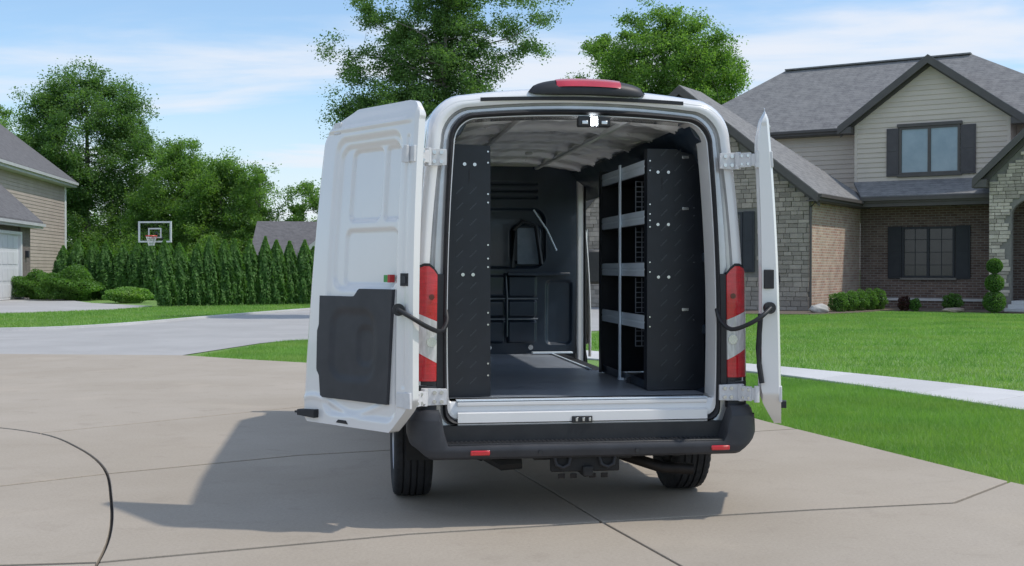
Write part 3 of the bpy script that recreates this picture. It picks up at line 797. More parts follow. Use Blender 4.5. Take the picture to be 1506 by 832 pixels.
# stepped tread on top
MB().prism([(-.80, -.118), (.80, -.118), (.84, -.09), (.80, .045), (-.80, .045), (-.84, -.09)], 'z', .455, .475).build('bumper_step', M_PLAD, bumper, bevel=.004)
rib = None
for i in range(60):
    x = -.77 + 1.54 * i / 59
    if rib is None:
        rib = MB().prism([(-.008, -.05), (.004, -.05), (.012, .05), (0, .05)], 'z', 0, .003).build('tread_rib', M_PLAD, bumper, smooth=0); rib.location = (x, -.03, .475)
    else: dup(rib, bumper, (x, -.03, .475))
for x in (-.622, .775):
    box('reflector', M_RED, bumper, x - .055, x + .055, -.148 if abs(x) < .7 else -.142, -.13, .413, .441, .006)
for x in (-.28, .28): MB().cyl((x, -.147, .425), (0, 1, 0), .012, .006, 14).build('parking_sensor', M_PLAD, bumper)
# ---- hinges and check arms
HP = {-1: (-1.02, -.25), 1: (1.125, -.20)}
def dirs(side, z):
    t = (z - .55) / 1.85
    if side < 0: a = radians(128.2 - 6.0 * t)
    else: a = radians(69.2 + 1.0 * t)
    return Vector((cos(a), sin(a), 0))
def door_pt(side, s, t, z):
    d = dirs(side, z); n = Vector((-d.y, d.x, 0)) * (1 if side < 0 else -1)
    h = HP[side]; off = -.030 * ((z - 1.3) / 1.0) ** 2 * (1 if z > 1.3 else .5)
    q = Vector((h[0] + (.01 * (z - .55) if side < 0 else -.032 * (z - .55)), h[1], z)) + d * s + n * (t + off)
    return tuple(q)
bolt_m = MB().cyl((0, 0, 0), (0, 1, 0), .011, .012, 10).build('hinge_bolt', M_ZINC, None)
first_bolt = [bolt_m]
def bolt(parent, loc, name='hinge_bolt', sc=1.0, rz=0.0):
    if first_bolt:
        o = first_bolt.pop(); o.parent = parent; o.location = loc; o.scale = (sc,) * 3; o.name = name
        bolt.src = o; return o
    o = dup(bolt.src, parent, loc, (0, 0, rz), (sc,) * 3); o.name = name; return o
for s_ in (-1, 1):
    for zc in (.735, 2.09):
        w = .915 if zc < 1 else .893
        dx = door_pt(s_, .05, .0, zc)
        hx = HP[s_][0]
        hg = MB()
        # body leaf wrapped on the pillar, arm out to the door
        hg.prism([(s_ * .80, zc - .045), (s_ * (w + .03), zc - .05), (s_ * (w + .03), zc + .05), (s_ * .80, zc + .045)], 'y', -.040, -.022)
        p0 = Vector((s_ * (w + .0), -.045, zc)); p1 = Vector((s_ * (abs(hx) + .03), HP[s_][1] + .03, zc)); p1 = Vector(((hx if s_ < 0 else .97) + s_ * .015, HP[s_][1] + .045, zc))
        for dz, hh_ in ((-.036, .07),):
            a_ = p0 + Vector((0, 0, dz)); b_ = p1 + Vector((0, 0, dz))
            d_ = (b_ - a_).normalized(); nn = Vector((-d_.y, d_.x, 0)) * .009
            hg.add([a_ - nn, a_ + nn, b_ + nn, b_ - nn, a_ - nn + Vector((0, 0, hh_)), a_ + nn + Vector((0, 0, hh_)), b_ + nn + Vector((0, 0, hh_)), b_ - nn + Vector((0, 0, hh_))],
                   [(3, 2, 1, 0), (4, 5, 6, 7), (0, 1, 5, 4), (1, 2, 6, 5), (2, 3, 7, 6), (3, 0, 4, 7)])
        hg.cyl((s_ * (w + .012), -.052, zc), (0, 0, 1), .017, .10, 12).cyl(p1, (0, 0, 1), .016, .095, 12)
        md = p0.lerp(p1, .5); dd_ = (p1 - p0).normalized(); n2_ = Vector((dd_.y, -dd_.x, 0)) * (1 if s_ < 0 else -1)
        if n2_.y > 0: n2_ = -n2_
        q_ = [md + dd_ * a - n2_ * .0 + Vector((0, 0, c)) for a, c in ((-.036, -.042), (.036, -.042), (.036, .042), (-.036, .042))]
        hg.add([x + n2_ * .004 for x in q_] + [x + n2_ * .018 for x in q_], [(3, 2, 1, 0), (4, 5, 6, 7), (0, 1, 5, 4), (1, 2, 6, 5), (2, 3, 7, 6), (3, 0, 4, 7)])
        hinge = hg.build('door_hinge', M_HINGE, van, smooth=30, bevel=.002)
        for a in (-.02, .02):
            for c in (-.024, .024): 
                bb = bolt(hinge, tuple(md + dd_ * a + n2_ * .019 + Vector((0, 0, c))), 'hinge_bolt', .8)
        for xx in (.83, .87):
            for dz in (-.026, .026): bolt(hinge, (s_ * (xx - .0), -.043, zc + dz))
    z0 = 1.235
    e1 = Vector(door_pt(s_, .085, .022 if s_ < 0 else -.005, z0)); e0 = Vector((s_ * .80, -.012, 1.13))
    if s_ > 0: e1 = Vector(door_pt(1, -.01, -.06, z0))
    midp = e1.lerp(e0, .55) + Vector((0, -.13, -.035)); m2_ = e1.lerp(e0, .85) + Vector((0, -.10, -.035))
    pts = curve([e1 + Vector((0, -.03, 0)), e1.lerp(midp, .5) + Vector((0, -.05, .0)), midp, m2_, e0 + Vector((0, -.03, .03)), e0 + Vector((0, .03, .09))], 4)
    arm = MB().tube([Vector((*p, 0)).to_3d() if len(p) == 2 else p for p in [Vector(q) for q in [tuple(x) for x in pts]]], .013, 10).build('check_arm', M_PLAD, van, smooth=60)
    MB().cyl(e1 + Vector((0, -.012, 0)), (0, 1, 0), .034, .03, 18).build('arm_pivot', M_PLAD, arm)
    MB().cyl(e1 + Vector((0, -.03, 0)), (0, 1, 0), .014, .012, 12).build('pivot_cap', M_PLA, arm)
# ---- rear doors
def door(side):
    W_ = .94 if side < 0 else .865; z0, z1 = .545, 2.395
    nz, ns = 190, 110
    zs = np.linspace(z0, z1, nz); rows_ = []; hs_ = []
    S = np.zeros((nz, ns)); Zm = np.zeros((nz, ns))
    for i, zz_ in enumerate(zs):
        s0 = 0.0; s1 = W_ + (.05 if side < 0 else 0) * (1 - (zz_ - z0) / (z1 - z0))
        if zz_ < .74: s0 = .19 * ((.74 - zz_) / .195) ** 1.15           # cut lower hinge corner
        if zz_ > 2.29: s0 = .10 - sqrt(max(0, .105 ** 2 - (zz_ - 2.29) ** 2)) + .0
        if zz_ > 2.21: s1 -= .30 * ((zz_ - 2.21) / .185) ** 1.9
        if zz_ < .60: s1 -= .03 * ((.60 - zz_) / .055) ** 2
        S[i] = np.linspace(s0, s1, ns); Zm[i] = zz_
    Wm = W_ + .0
    H_ = np.zeros_like(S)
    def rc(x0, x1, z0_, z1_, d, r=.04, w=.02):
        nonlocal H_
        H_ = H_ - d * (1 - sstep(rrect(S, Zm, x0, x1, z0_, z1_, r), -w, w * .2))
    # perimeter: rolled edge lower than the frame
    rc(.13, .80, .60, 2.235, .018, .09, .03)
    rc(.155, .765, 1.335, 2.185, .016, .09, .02)
    rc(.175, .315, 1.735, 2.155, .016, .03, .012)
    rc(.345, .655, 1.735, 2.155, .016, .05, .012)
    rc(.175, .675, 1.36, 1.69, .014, .05, .014)
    rc(.055, .085, .80, 2.20, .006, .012, .008)
    H_ += .010 * (1 - sstep(np.abs(Zm - 2.285), .004, .02)) * sstep(S, .02, .1)
    H_ -= .02 * sstep(Zm, 2.31, 2.395) + .012 * (1 - sstep(S, 0, .02)) + .01 * (1 - sstep(S[:, -1:] - S, 0, .02))
    H_ += .008 * np.exp(-((Zm - (.66 + .04 * np.sin(S * 9))) / .016) ** 2) * sstep(S, .2, .3)
    V = np.array([[door_pt(side, S[i, j], H_[i, j], Zm[i, j]) for j in range(ns)] for i in range(nz)]).reshape(-1, 3)
    Fi = grid_faces(ns, nz)
    T = -.075 * np.ones_like(S) - (0 if side < 0 else 1) * (.062 - .050 * (Zm - .55) / 1.85)
    if side > 0: T += .095 * np.clip((.77 - Zm) / .22, 0, 1) ** 1.3 + .042 * sstep(Zm, 2.15, 2.395)
    T += .02 * (1 - sstep(S, 0, .05)) + .02 * (1 - sstep(S[:, -1:] - S, 0, .04)) + .03 * sstep(Zm, 2.30, 2.395)
    Vo = np.array([[door_pt(side, S[i, j], T[i, j], Zm[i, j]) for j in range(ns)] for i in range(nz)]).reshape(-1, 3)
    N0 = ns * nz; loop = [j for j in range(ns)] + [i * ns + ns - 1 for i in range(1, nz)] + [(nz - 1) * ns + j for j in range(ns - 2, -1, -1)] + [i * ns for i in range(nz - 2, 0, -1)]
    rim = [(loop[k], loop[(k + 1) % len(loop)], loop[(k + 1) % len(loop)] + N0, loop[k] + N0) for k in range(len(loop))]
    Fa = np.concatenate([Fi, Fi[:, ::-1] + N0, np.array(rim)])
    o = np_mesh('rear_door', np.concatenate([V, Vo]), Fa, M_PAINT, van, True)
    bm = bmesh.new(); bm.from_mesh(o.data); bmesh.ops.recalc_face_normals(bm, faces=bm.faces); bm.to_mesh(o.data); bm.free()
    o.data.set_sharp_from_angle(angle=radians(50))
    def dpoly(name, pts, t0, t1, m, parent=o, bevel=.0):
        n = len(pts); vs = [door_pt(side, s, t0, z) for s, z in pts] + [door_pt(side, s, t1, z) for s, z in pts]
        return MB().add(vs, [tuple(range(n))[::-1], tuple(range(n, 2 * n))] + [(i, (i + 1) % n, n + (i + 1) % n, n + i) for i in range(n)]).build(name, m, parent, smooth=30, bevel=bevel)
    # dark lower trim
    nt_ = 44
    ss = np.linspace(.165, .865, nt_); zz2 = np.linspace(.70, 1.345, nt_); SS, ZZ = np.meshgrid(ss, zz2)
    lx = np.where(ZZ < .86, .822, np.where(ZZ < .93, .85, .862)); tx = np.where(ZZ > 1.18, .862, lx)
    left = np.interp(zz2, [.70, .84, .87, 1.12, 1.16, 1.345], [.815, .835, .862, .87, .855, .86])
    right = np.interp(zz2, [.70, 1.345], [.205, .165])
    tops = 0
    for i in range(nt_): SS[i] = np.linspace(right[i], left[i], nt_)
    # upper edge steps down towards the free edge
    drop = .045 * sstep(SS, .47, .53)
    ZZ = .70 + (ZZ - .70) * (1 - drop / .645)
    Hh = (.004 if side < 0 else .0) + 0 * SS
    Hh -= .012 * (1 - sstep(rrect(SS, ZZ, .30, .75, .80, 1.24, .12), -.05, .0))
    Hh -= .009 * (1 - sstep(rrect(SS, ZZ, .33, .50, .90, 1.14, .07), -.03, .0))
    Vt = np.array([[door_pt(side, SS[i, j], Hh[i, j], ZZ[i, j]) for j in range(nt_)] for i in range(nt_)]).reshape(-1, 3)
    Vb = np.array([[door_pt(side, SS[i, j], -.02, ZZ[i, j]) for j in range(nt_)] for i in range(nt_)]).reshape(-1, 3)
    N1 = nt_ * nt_; lp_ = [j for j in range(nt_)] + [i * nt_ + nt_ - 1 for i in range(1, nt_)] + [(nt_ - 1) * nt_ + j for j in range(nt_ - 2, -1, -1)] + [i * nt_ for i in range(nt_ - 2, 0, -1)]
    rim = [(lp_[k], lp_[(k + 1) % len(lp_)], lp_[(k + 1) % len(lp_)] + N1, lp_[k] + N1) for k in range(len(lp_))]
    tr = np_mesh('door_liner', np.concatenate([Vt, Vb]), np.concatenate([grid_faces(nt_, nt_), np.array(rim)]), M_PLA, o, True)
    bm = bmesh.new(); bm.from_mesh(tr.data); bmesh.ops.recalc_face_normals(bm, faces=bm.faces); bm.to_mesh(tr.data); bm.free()
    tr.data.set_sharp_from_angle(angle=radians(50))
    # edge socket, latches, label
    dpoly('edge_socket', [(.03, 1.365), (.095, 1.365), (.095, 1.435), (.03, 1.435)], -.02, .004, M_RUB)
    dpoly('socket_block', [(.045, 1.38), (.08, 1.38), (.08, 1.42), (.045, 1.42)], 0, .008, M_PLA)
    if side > 0:
        # the same socket and the outer handle seen on this door's edge
        e = door_pt(1, -.004, -.055, 1.40); f_ = door_pt(1, -.012, -.045, 1.40)
        box('edge_plate', M_RUB, o, e[0] - .03, e[0] + .03, e[1] - .008, e[1] + .006, 1.345, 1.455, .004)
    dpoly('bottom_latch', [(.83, .575), (1.0, .58), (1.0, .615), (.83, .625)] if side < 0 else [(.72, .575), (.88, .58), (.88, .61), (.72, .62)], -.02, .035, M_RUB, bevel=.004)
    dpoly('latch_pin', [(.99, .588), (1.055, .588), (1.055, .60), (.99, .60)] if side < 0 else [(.87, .588), (.92, .588), (.92, .60), (.87, .60)], -.01, .01, M_RUB)
    dpoly('bottom_slot', [(.55, .560), (.66, .562), (.64, .580), (.57, .580)], -.03, .003, M_RUB)
    dpoly('edge_slot', [(.865, .80), (.885, .80), (.885, .94), (.865, .94)] if side < 0 else [(.82, .80), (.84, .80), (.84, .94), (.82, .94)], -.03, -.001, M_RUST)
    dpoly('top_latch', [(.765, 2.26), (.835, 2.26), (.835, 2.33), (.765, 2.33)] if side < 0 else [(.74, 2.2), (.88, 2.2), (.88, 2.27), (.74, 2.27)], -.04, .006, M_HINGE, bevel=.004)
    rp = door_pt(side, .85 if side < 0 else .9, -.01, 2.30 if side < 0 else 2.235)
    MB().cyl(rp, (0, 0, 1), .016, .04, 12).build('latch_roller', M_ZINC, o)
    if side < 0:
        st = dpoly('warning_sticker', [(.19, 1.385), (.245, 1.385), (.245, 1.425), (.19, 1.425)], -.03, .003, M_STK_G)
        dpoly('sticker_red_field', [(.187, 1.383), (.208, 1.383), (.208, 1.427), (.187, 1.427)], -.03, .0045, M_STK_R, st)
    # outside handle
    hd = dpoly('outer_handle', [(.60, 1.18), (.74, 1.18), (.74, 1.38), (.60, 1.38)], -.12, -.07, M_PLAD, bevel=.01)
    # painted seam on the hinge side face
    for zc in (.735, 2.09):
        dpoly('hinge_leaf', [(.005, zc - .045), (.12, zc - .04), (.12, zc + .04), (.005, zc + .045)], -.012, .006, M_HINGE, bevel=.003)
    return o
door(-1); door(1)
# rubber buffer strip hanging inside the right door gap
MB().tube([(1.01, -.17, .80), (.998, -.16, .9), (.995, -.15, 1.0), (1.005, -.16, 1.2)], .016, 8).build('cable_boot', M_RUB, van)
# ---- wheels
def wheel(name, parent, x, y, sx):
    w = .118
    tv = []; n = 120
    prof = [(.20, -w * .80), (.235, -w * .98), (.29, -w * 1.04), (.33, -w * .99), (.346, -w * .90), (.352, -w * .78), (.3525, -w * .60), (.341, -w * .58), (.341, -w * .52), (.3545, -w * .50),
            (.3555, -w * .22), (.343, -w * .20), (.343, -w * .13), (.356, -w * .11)]
    prof = prof + [(r, -h) for r, h in prof[::-1]]
    rr_ = []
    for k in range(n):
        a = 2 * pi * k / n; rg = []
        for i, (r, h) in enumerate(prof):
            if abs(h) > w * .7 and r > .325 and k % 3 == 0: r -= .009
            if abs(h) < w * .7 and r > .35 and k % 5 == 0: r -= .004
            rg.append((h * sx, r * cos(a), r * sin(a)))
        rr_.append(rg)
    rr_.append(rr_[0])
    wh = MB().loft(rr_, closed=False).build('wheel', M_TYRE, parent, smooth=40); wh.location = (x, y, .355)
    wh.name = 'tyre'
    rim = MB().lathe([(.205, -.095 * sx), (.205, .10 * sx), (.19, .112 * sx), (.182, .10 * sx), (.175, .06 * sx), (.13, .045 * sx), (.10, .06 * sx), (.075, .085 * sx), (.03, .092 * sx), (.0, .092 * sx)], 'x', n=32).build('rim', M_RIM, wh, smooth=40)
    for k in range(8):
        a = 2 * pi * k / 8
        MB().cyl((.058 * sx, .15 * cos(a), .15 * sin(a)), (1, 0, 0), .017, .006, 10).build('rim_slot', M_UNDER, wh)
    return wh
for x, y in ((-.945, .95), (.85, .95), (-.872, 5.07), (.872, 5.07)): wheel('wheel', van, x, y, -1 if x < 0 else 1)
for s_ in (-1, 1):
    for yw in (.95, 5.07):
        r_ = [[(xx, yw + .45 * cos(a), .36 + .45 * sin(a)) for a in np.linspace(-.15, pi + .15, 16)] for xx in (s_ * .68, s_ * 1.0)]
        MB().loft(r_, closed=False).build('wheel_arch', M_UNDER, van)
# ---- underbody
box('chassis_pan', M_UNDER, van, -.70, .70, .06, 6.1, .50, .655)
for s_ in (-1, 1):
    box('frame_rail', M_UNDER, van, s_ * .50 - .04, s_ * .50 + .04, .05, 5.6, .40, .52)
    MB().tube([(s_ * .56, .02, .42), (s_ * .56, .35, .33), (s_ * .56, .95, .27), (s_ * .56, 1.5, .34), (s_ * .56, 1.9, .42)], .028, 8).build('leaf_spring', M_UNDER, van)
    MB().tube([(s_ * .45, .62, .30), (s_ * .42, .30, .48)], .03, 10).build('shock_absorber', M_UNDER, van)
    MB().tube([(s_ * .56, .05, .44), (s_ * .56, .06, .36)], .03, 8).build('spring_shackle', M_UNDER, van)
MB().tube([(-.80, .92, .355), (.80, .92, .355)], .05, 12).lathe([(.0, -.14), (.10, -.12), (.16, -.04), (.16, .04), (.10, .12), (0, .14)], 'x', (0.05, .92, .355), 16).build('rear_axle', M_UNDER, van)
hit = MB().box(-.21, .19, -.085, -.045, .30, .40).box(-.03, .03, -.12, .1, .275, .335).box(-.30, .28, -.02, .06, .36, .42).build('tow_bracket', M_UNDER, van, bevel=.008)
for x in (-.145, .115):
    MB().tube([(x - .045, -.10, .385), (x - .035, -.105, .345), (x, -.107, .328), (x + .035, -.105, .345), (x + .045, -.10, .385)], .011, 8).build('chain_loop', M_RUB, hit)
for x in (-.15, -.08, .03, .1): box('bracket_plug', M_RUST, hit, x - .02, x + .02, -.092, -.084, .265, .292, .003)
MB().tube([(.22, .30, .36), (.32, .15, .335), (.48, .05, .29), (.66, .03, .28)], .034, 12).build('exhaust_pipe', M_RUST, van)
box('muffler', M_UNDER, van, .25, .48, .5, 1.0, .28, .42, .04)
MB().tube([(-.62, .25, .40), (-.46, .12, .32), (-.35, .12, .33)], .04, 8).build('air_line_bracket', M_UNDER, van)
# cab glass, mirrors (hardly seen from behind)
for s_ in (-1, 1):
    box('side_glass', M_GLASSD, van, s_ * 1.012 - .006, s_ * 1.012 + .006, 4.7, 5.3, 1.35, 1.85, .0)
    box('mirror', M_PLAD, van, s_ * 1.17 - .13, s_ * 1.17 + .13, 5.3, 5.4, 1.30, 1.66, .03)

# ------------------------------------------------------------------ SHELVING inside the van (things of their own)
def unit(name, label, group=None):
    o = empty(name, VLOC, VROT); tag(o, label, 'shelving'); return o
ru = unit('shelving_unit', 'black tread-plate shelving unit with silver shelf lips along the right cargo wall')
def end_panel(parent, outline_, y, m=M_BLK, th=.004):
    return MB().prism(outline_, 'y', y, y + th).build('end_panel', m, parent, smooth=0, bevel=.0)
# near end panel: front flange + face
pr = [(.492, .706), (.858, .706), (.862, 1.95), (.84, 2.08), (.80, 2.17), (.70, 2.19), (.68, 2.205), (.492, 2.205)]
ep = end_panel(ru, pr, .45)
MB().box(.492, .498, .454, .53, .706, 2.205).build('panel_flange', M_BLK, ep)
ep2 = end_panel(ru, [(.475, .706), (.858, .706), (.862, 1.95), (.84, 2.08), (.80, 2.17), (.475, 2.17)], 1.76)
MB().box(.475, .480, 1.70, 1.76, .706, 2.17).build('panel_flange', M_BLK, ep2)
dm = None
for cx in (.600, .688, .772):
    for k in range(16):
        zc = .78 + k * .0935
        if cx > .76 and k % 2: continue
        if dm is None:
            dm = MB().prism([(-.022, -.018), (-.017, -.022), (.022, .017), (.018, .022)], 'y', -.0022, .0).build('tread_mark', mat('tread_edge', (.045, .05, .06), rough=.3, metal=.3), ep, smooth=0); dm.location = (cx, .45, zc)
        else: dup(dm, ep, (cx, .45, zc))
def bolts(parent, pts, y, sc=1.0, nm='panel_bolt'):
    for x, z_ in pts: bolt(parent, (x, y - .004, z_), nm, sc)
bolts(ep, [(.558, 2.06), (.625, 2.06), (.558, 1.735), (.625, 1.735), (.562, 1.408), (.628, 1.408)], .45, .9)
bolts(ep, [(.508, z_) for z_ in (2.13, 2.07, 1.86, 1.80, 1.76, 1.72, 1.50, 1.44, 1.16, 1.10)], .45, .45)
bolts(ep, [(.79, z_) for z_ in (2.08, 1.84, 1.79, 1.5, 1.14)], .45, .3)
for z_ in (2.155, 1.835, 1.205): box('slot_plate', M_ZINC, ep, .715, .758, .446, .4495, z_ - .009, z_ + .009, .001)
box('hang_slot', M_RUB, ep, .583, .589, .4475, .4495, 1.95, 2.03)
# shelves with lips
for i, zc in enumerate((2.10, 1.785, 1.456, 1.125)):
    dz = 0
    sh = MB().box(.50, .86, .455, 1.758, zc - .045, zc - .041).build('shelf', M_BLK, ru, smooth=0)
    lip = MB().loft([[(.500, y, zc - .045), (.488, y, zc - .043), (.486, y, zc - .01), (.490, y, zc), (.486, y, zc + .01), (.488, y, zc + .040), (.500, y, zc + .042)] for y in (.50, 1.10, 1.72)], closed=False)
    lp_ = lip.build('shelf_lip', M_ALU, ru, smooth=25)
    bolts(lp_, [], 0)
MB().box(.470, .484, 1.10, 1.135, .72, 2.16).build('upright', M_ALU, ru, bevel=.003)
MB().box(.468, .52, 1.095, 1.14, .706, .722).build('upright_foot', M_ALU, ru)
MB().box(.852, .858, .455, 1.758, .71, 2.14).build('back_panel', M_BLK, ru)
# perforated divider
wire = mat('divider_wire', (.34, .37, .42), (.26, .28, .32), rough=.4, metal=.5)
for z0_, z1_ in ((1.83, 2.03), (1.50, 1.73), (1.17, 1.40), (.95, 1.07)):
    dv = MB()
    for k in range(8): dv.box(.52 + .042 * k, .525 + .042 * k, .86, .865, z0_, z1_)
    for k in range(int((z1_ - z0_) / .033) + 1): dv.box(.52, .82, .859, .8645, z0_ + .033 * k, z0_ + .033 * k + .005)
    tag(dv.build('wire_divider', wire, ru), kind='stuff')
MB().prism([(.47, .706), (.86, .706), (.86, .86), (.47, .74)], 'y', .9, .904).build('floor_gusset', M_BLK, ru)
box('kick_panel', M_NAVY, ru, .50, .505, .454, 1.75, .706, .76)
lu = unit('shelving_unit', 'black shelving unit end panel standing at the left side of the cargo opening')
ep = end_panel(lu, [(-.80, .706), (-.518, .706), (-.518, 2.185), (-.80, 2.195)], .225)
MB().box(-.524, -.518, .229, .26, .706, 2.185).build('panel_flange', M_BLK, ep)
bolts(ep, [(-.672, 2.075), (-.612, 2.073), (-.682, 1.425), (-.622, 1.425)], .225, .95)
bolts(ep, [(-.533, z_) for z_ in (2.15, 2.085, 1.90, 1.85, 1.60, 1.52, 1.47, 1.2, 1.13, .90, .83)], .225, .5)
for cx in (-.70, -.62):
    for k in range(13): dup(dm, ep, (cx, .225, .80 + k * .0935))
box('hang_slot', M_RUB, ep, -.647, -.641, .2225, .2245, 1.97, 2.05)
end_panel(lu, [(-.84, .706), (-.518, .706), (-.518, 2.185), (-.80, 2.195)], 1.9)
MB().box(-.846, -.84, .23, 1.9, .71, 2.14).build('back_panel', M_BLK, lu)
for zc in (2.10, 1.785, 1.456, 1.125):
    MB().box(-.84, -.524, .232, 1.9, zc - .045, zc - .041).build('shelf', M_BLK, lu, smooth=0)
    MB().box(-.526, -.518, .26, 1.88, zc - .045, zc + .04).build('shelf_lip', M_BLK, lu)
#@@HOUSE
# ------------------------------------------------------------------ THE BRICK HOUSE on the right (local x along its front, y into the house)
HR = radians(-32)
house = empty('brick_house', (13.6, 46.5, 0), HR)
tag(house, 'two-storey house with beige siding gable, brick recess, stone wing and grey shingle roof', 'house')
def stone_course(parent, region, n_first, mats, y_front, depth=.05, h=(.12, .2), w=(.22, .5), axis='x', prefer=None, gap=.014, seed=1):
    """coursed stones on a wall face; the best-seen ones are parts, the others one joined part"""
    rnd = random.Random(seed); x0, x1, z0, z1, ok = region; z = z0; items = []
    while z < z1 - .05:
        hh = rnd.uniform(*h); x = x0 - rnd.uniform(0, .2)
        while x < x1:
            ww = rnd.uniform(*w); a, b = max(x, x0) + gap / 2, min(x + ww, x1) - gap / 2
            if b - a > .06 and ok((a + b) / 2, z + hh / 2) and ok(a, z + hh) and ok(b, z + hh) and ok(a, z) and ok(b, z):
                items.append((a, b, z + gap / 2, min(z + hh, z1) - gap / 2, rnd.uniform(-.012, .018)))
            x += ww
        z += hh
    if prefer: items.sort(key=prefer)
    rest = MB()
    for k, (a, b, c, d, o) in enumerate(items):
        mb_ = MB() if k < n_first else rest
        if axis == 'x': mb_.box(a, b, y_front - depth - o, y_front, c, d)
        else: mb_.box(y_front - depth - o, y_front, a, b, c, d)
        if k < n_first: mb_.build('stone', mats[0], parent, smooth=0, bevel=.008)
    if rest.v: tag(rest.build('stone_facing', mats[1], parent, smooth=0), kind='stuff')
def siding(parent, x0f, x1f, y, z0, z1, m, exp=.19, out=-1, name='siding_board', axis='x'):
    z = z0
    while z < z1 - .02:
        zt = min(z + exp + .02, z1); a, b = x0f(z + exp / 2), x1f(z + exp / 2); a2, b2 = x0f(zt), x1f(zt)
        if b - a > .12:
            pr_ = [(0, z), (out * .048, z), (out * .012, zt), (0, zt)]
            mb_ = MB()
            P = [(a, y + p, zz_) if axis == 'x' else (y + p, a, zz_) for p, zz_ in pr_]
            Q = [(b, y + p, zz_) if axis == 'x' else (y + p, b, zz_) for p, zz_ in pr_]
            if abs(a2 - a) > .01:
                P = [(x0f(zz_) if zz_ > z else x0f(z), yy, zz_) for (_, yy, zz_) in P]
                Q = [(x1f(zz_) if zz_ > z else x1f(z), yy, zz_) for (_, yy, zz_) in Q]
            mb_.add(P + Q, [(0, 1, 2, 3), (7, 6, 5, 4), (0, 4, 5, 1), (1, 5, 6, 2), (2, 6, 7, 3), (3, 7, 4, 0)]).build(name, m, parent, smooth=0)
        z += exp
def plate(name, pts, th, m, parent):
    """flat roof plane given by 3-4 corner points, thickened downwards"""
    n = len(pts); a, b, c = [Vector(p) for p in pts[:3]]
    return MB().add(list(pts) + [(p[0], p[1], p[2] - th) for p in pts], [tuple(range(n)), tuple(range(n, 2 * n))[::-1]] + [(i, (i + 1) % n, n + (i + 1) % n, n + i) for i in range(n)]).build(name, m, parent, smooth=0)
def beam(name, p, q, h, t, m, parent, drop=0.0):
    """fascia board between two points: h tall, t thick"""
    p, q = Vector(p), Vector(q); d = (q - p); n = Vector((-d.y, d.x, 0)); n = n.normalized() * t / 2 if n.length > 1e-6 else Vector((t / 2, 0, 0))
    vs = [p - n, p + n, q + n, q - n]; up = Vector((0, 0, drop))
    return MB().add([v + up for v in vs] + [v + up - Vector((0, 0, h)) for v in vs], [(0, 1, 2, 3), (7, 6, 5, 4), (0, 4, 5, 1), (1, 5, 6, 2), (2, 6, 7, 3), (3, 7, 4, 0)]).build(name, m, parent, smooth=0)
def window(parent, x0, x1, z0, z1, y, fm, gm, n=2, bars=0, fw=.07, name='window'):
    f = MB().box(x0, x1, y - .07, y + .05, z0, z0 + fw).box(x0, x1, y - .07, y + .05, z1 - fw, z1)
    step = (x1 - x0) / n
    for k in range(n + 1):
        xc = min(max(x0 + step * k, x0 + fw / 2), x1 - fw / 2); w2 = fw / 2 if k in (0, n) else fw * .65
        f.box(xc - w2, xc + w2, y - .068, y + .048, z0 + fw, z1 - fw)
    fo = f.build(name, fm, parent, smooth=0)
    for k in range(n):
        a, b = x0 + step * k + fw * .6, x0 + step * (k + 1) - fw * .6
        MB().box(a, b, y - .02, y - .005, z0 + fw, z1 - fw).build('pane', gm, fo, smooth=0)
        if bars:
            bb = MB()
            for j in range(1, bars + 1): bb.box(a, b, y - .035, y - .0201, z0 + (z1 - z0) * j / (bars + 1) - .012, z0 + (z1 - z0) * j / (bars + 1) + .012)
            bb.box((a + b) / 2 - .012, (a + b) / 2 + .012, y - .034, y - .0202, z0 + fw, z1 - fw)
            bb.build('glazing_bar', fm, fo, smooth=0)
    return fo
def shutter(parent, x0, x1, z0, z1, y, m):
    o = MB().box(x0, x1, y - .05, y, z0, z1).build('shutter', m, parent, smooth=0, bevel=.006)
    zm = (z0 + z1) / 2
    for a, b in ((z0 + .07, zm - .04), (zm + .04, z1 - .07)):
        MB().box(x0 + .06, x1 - .06, y - .062, y - .0505, a, b).build('shutter_panel', m, o, smooth=0, bevel=.008)
# main volumes
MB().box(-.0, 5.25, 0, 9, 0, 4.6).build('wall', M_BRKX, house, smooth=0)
MB().box(-8.6, -.2, 1.5, 9, 3.6, 7.1).box(-.2, 8.2, 1.52, 9, 4.6, 7.1).build('upper_wall', M_SID, house, smooth=0)
gx0, gx1, gz = -.2, 5.45, 7.1
gap_apex = (2.62, 9.12)
MB().prism([(gx0, 4.6), (gx1, 4.6), (gx1, 7.1), gap_apex, (gx0, 7.1)], 'y', .02, 3).build('gable_wall', M_SID, house, smooth=0)
def gl(z): return gx0 if z < 7.1 else gx0 + (z - 7.1) / (9.12 - 7.1) * (2.62 - gx0)
def gr(z): return gx1 if z < 7.1 else gx1 - (z - 7.1) / (9.12 - 7.1) * (gx1 - 2.62)
siding(house, gl, gr, .02, 4.82, 9.1, M_SID)
siding(house, lambda z: -8.6, lambda z: -.2, 1.5, 4.0, 7.1, M_SID)
siding(house, lambda z: 5.45, lambda z: 8.2, 1.5, 4.9, 7.1, M_SID)
box('corner_board', M_SID, house, gx0 - .03, gx0 + .09, -.025, .06, 4.7, 7.1, .005)
box('corner_board', M_SID, house, gx1 - .09, gx1 + .03, -.025, .06, 4.7, 7.1, .005)
box('sill_board', M_SID, house, gx0, gx1, -.05, .02, 4.72, 4.84, .005)
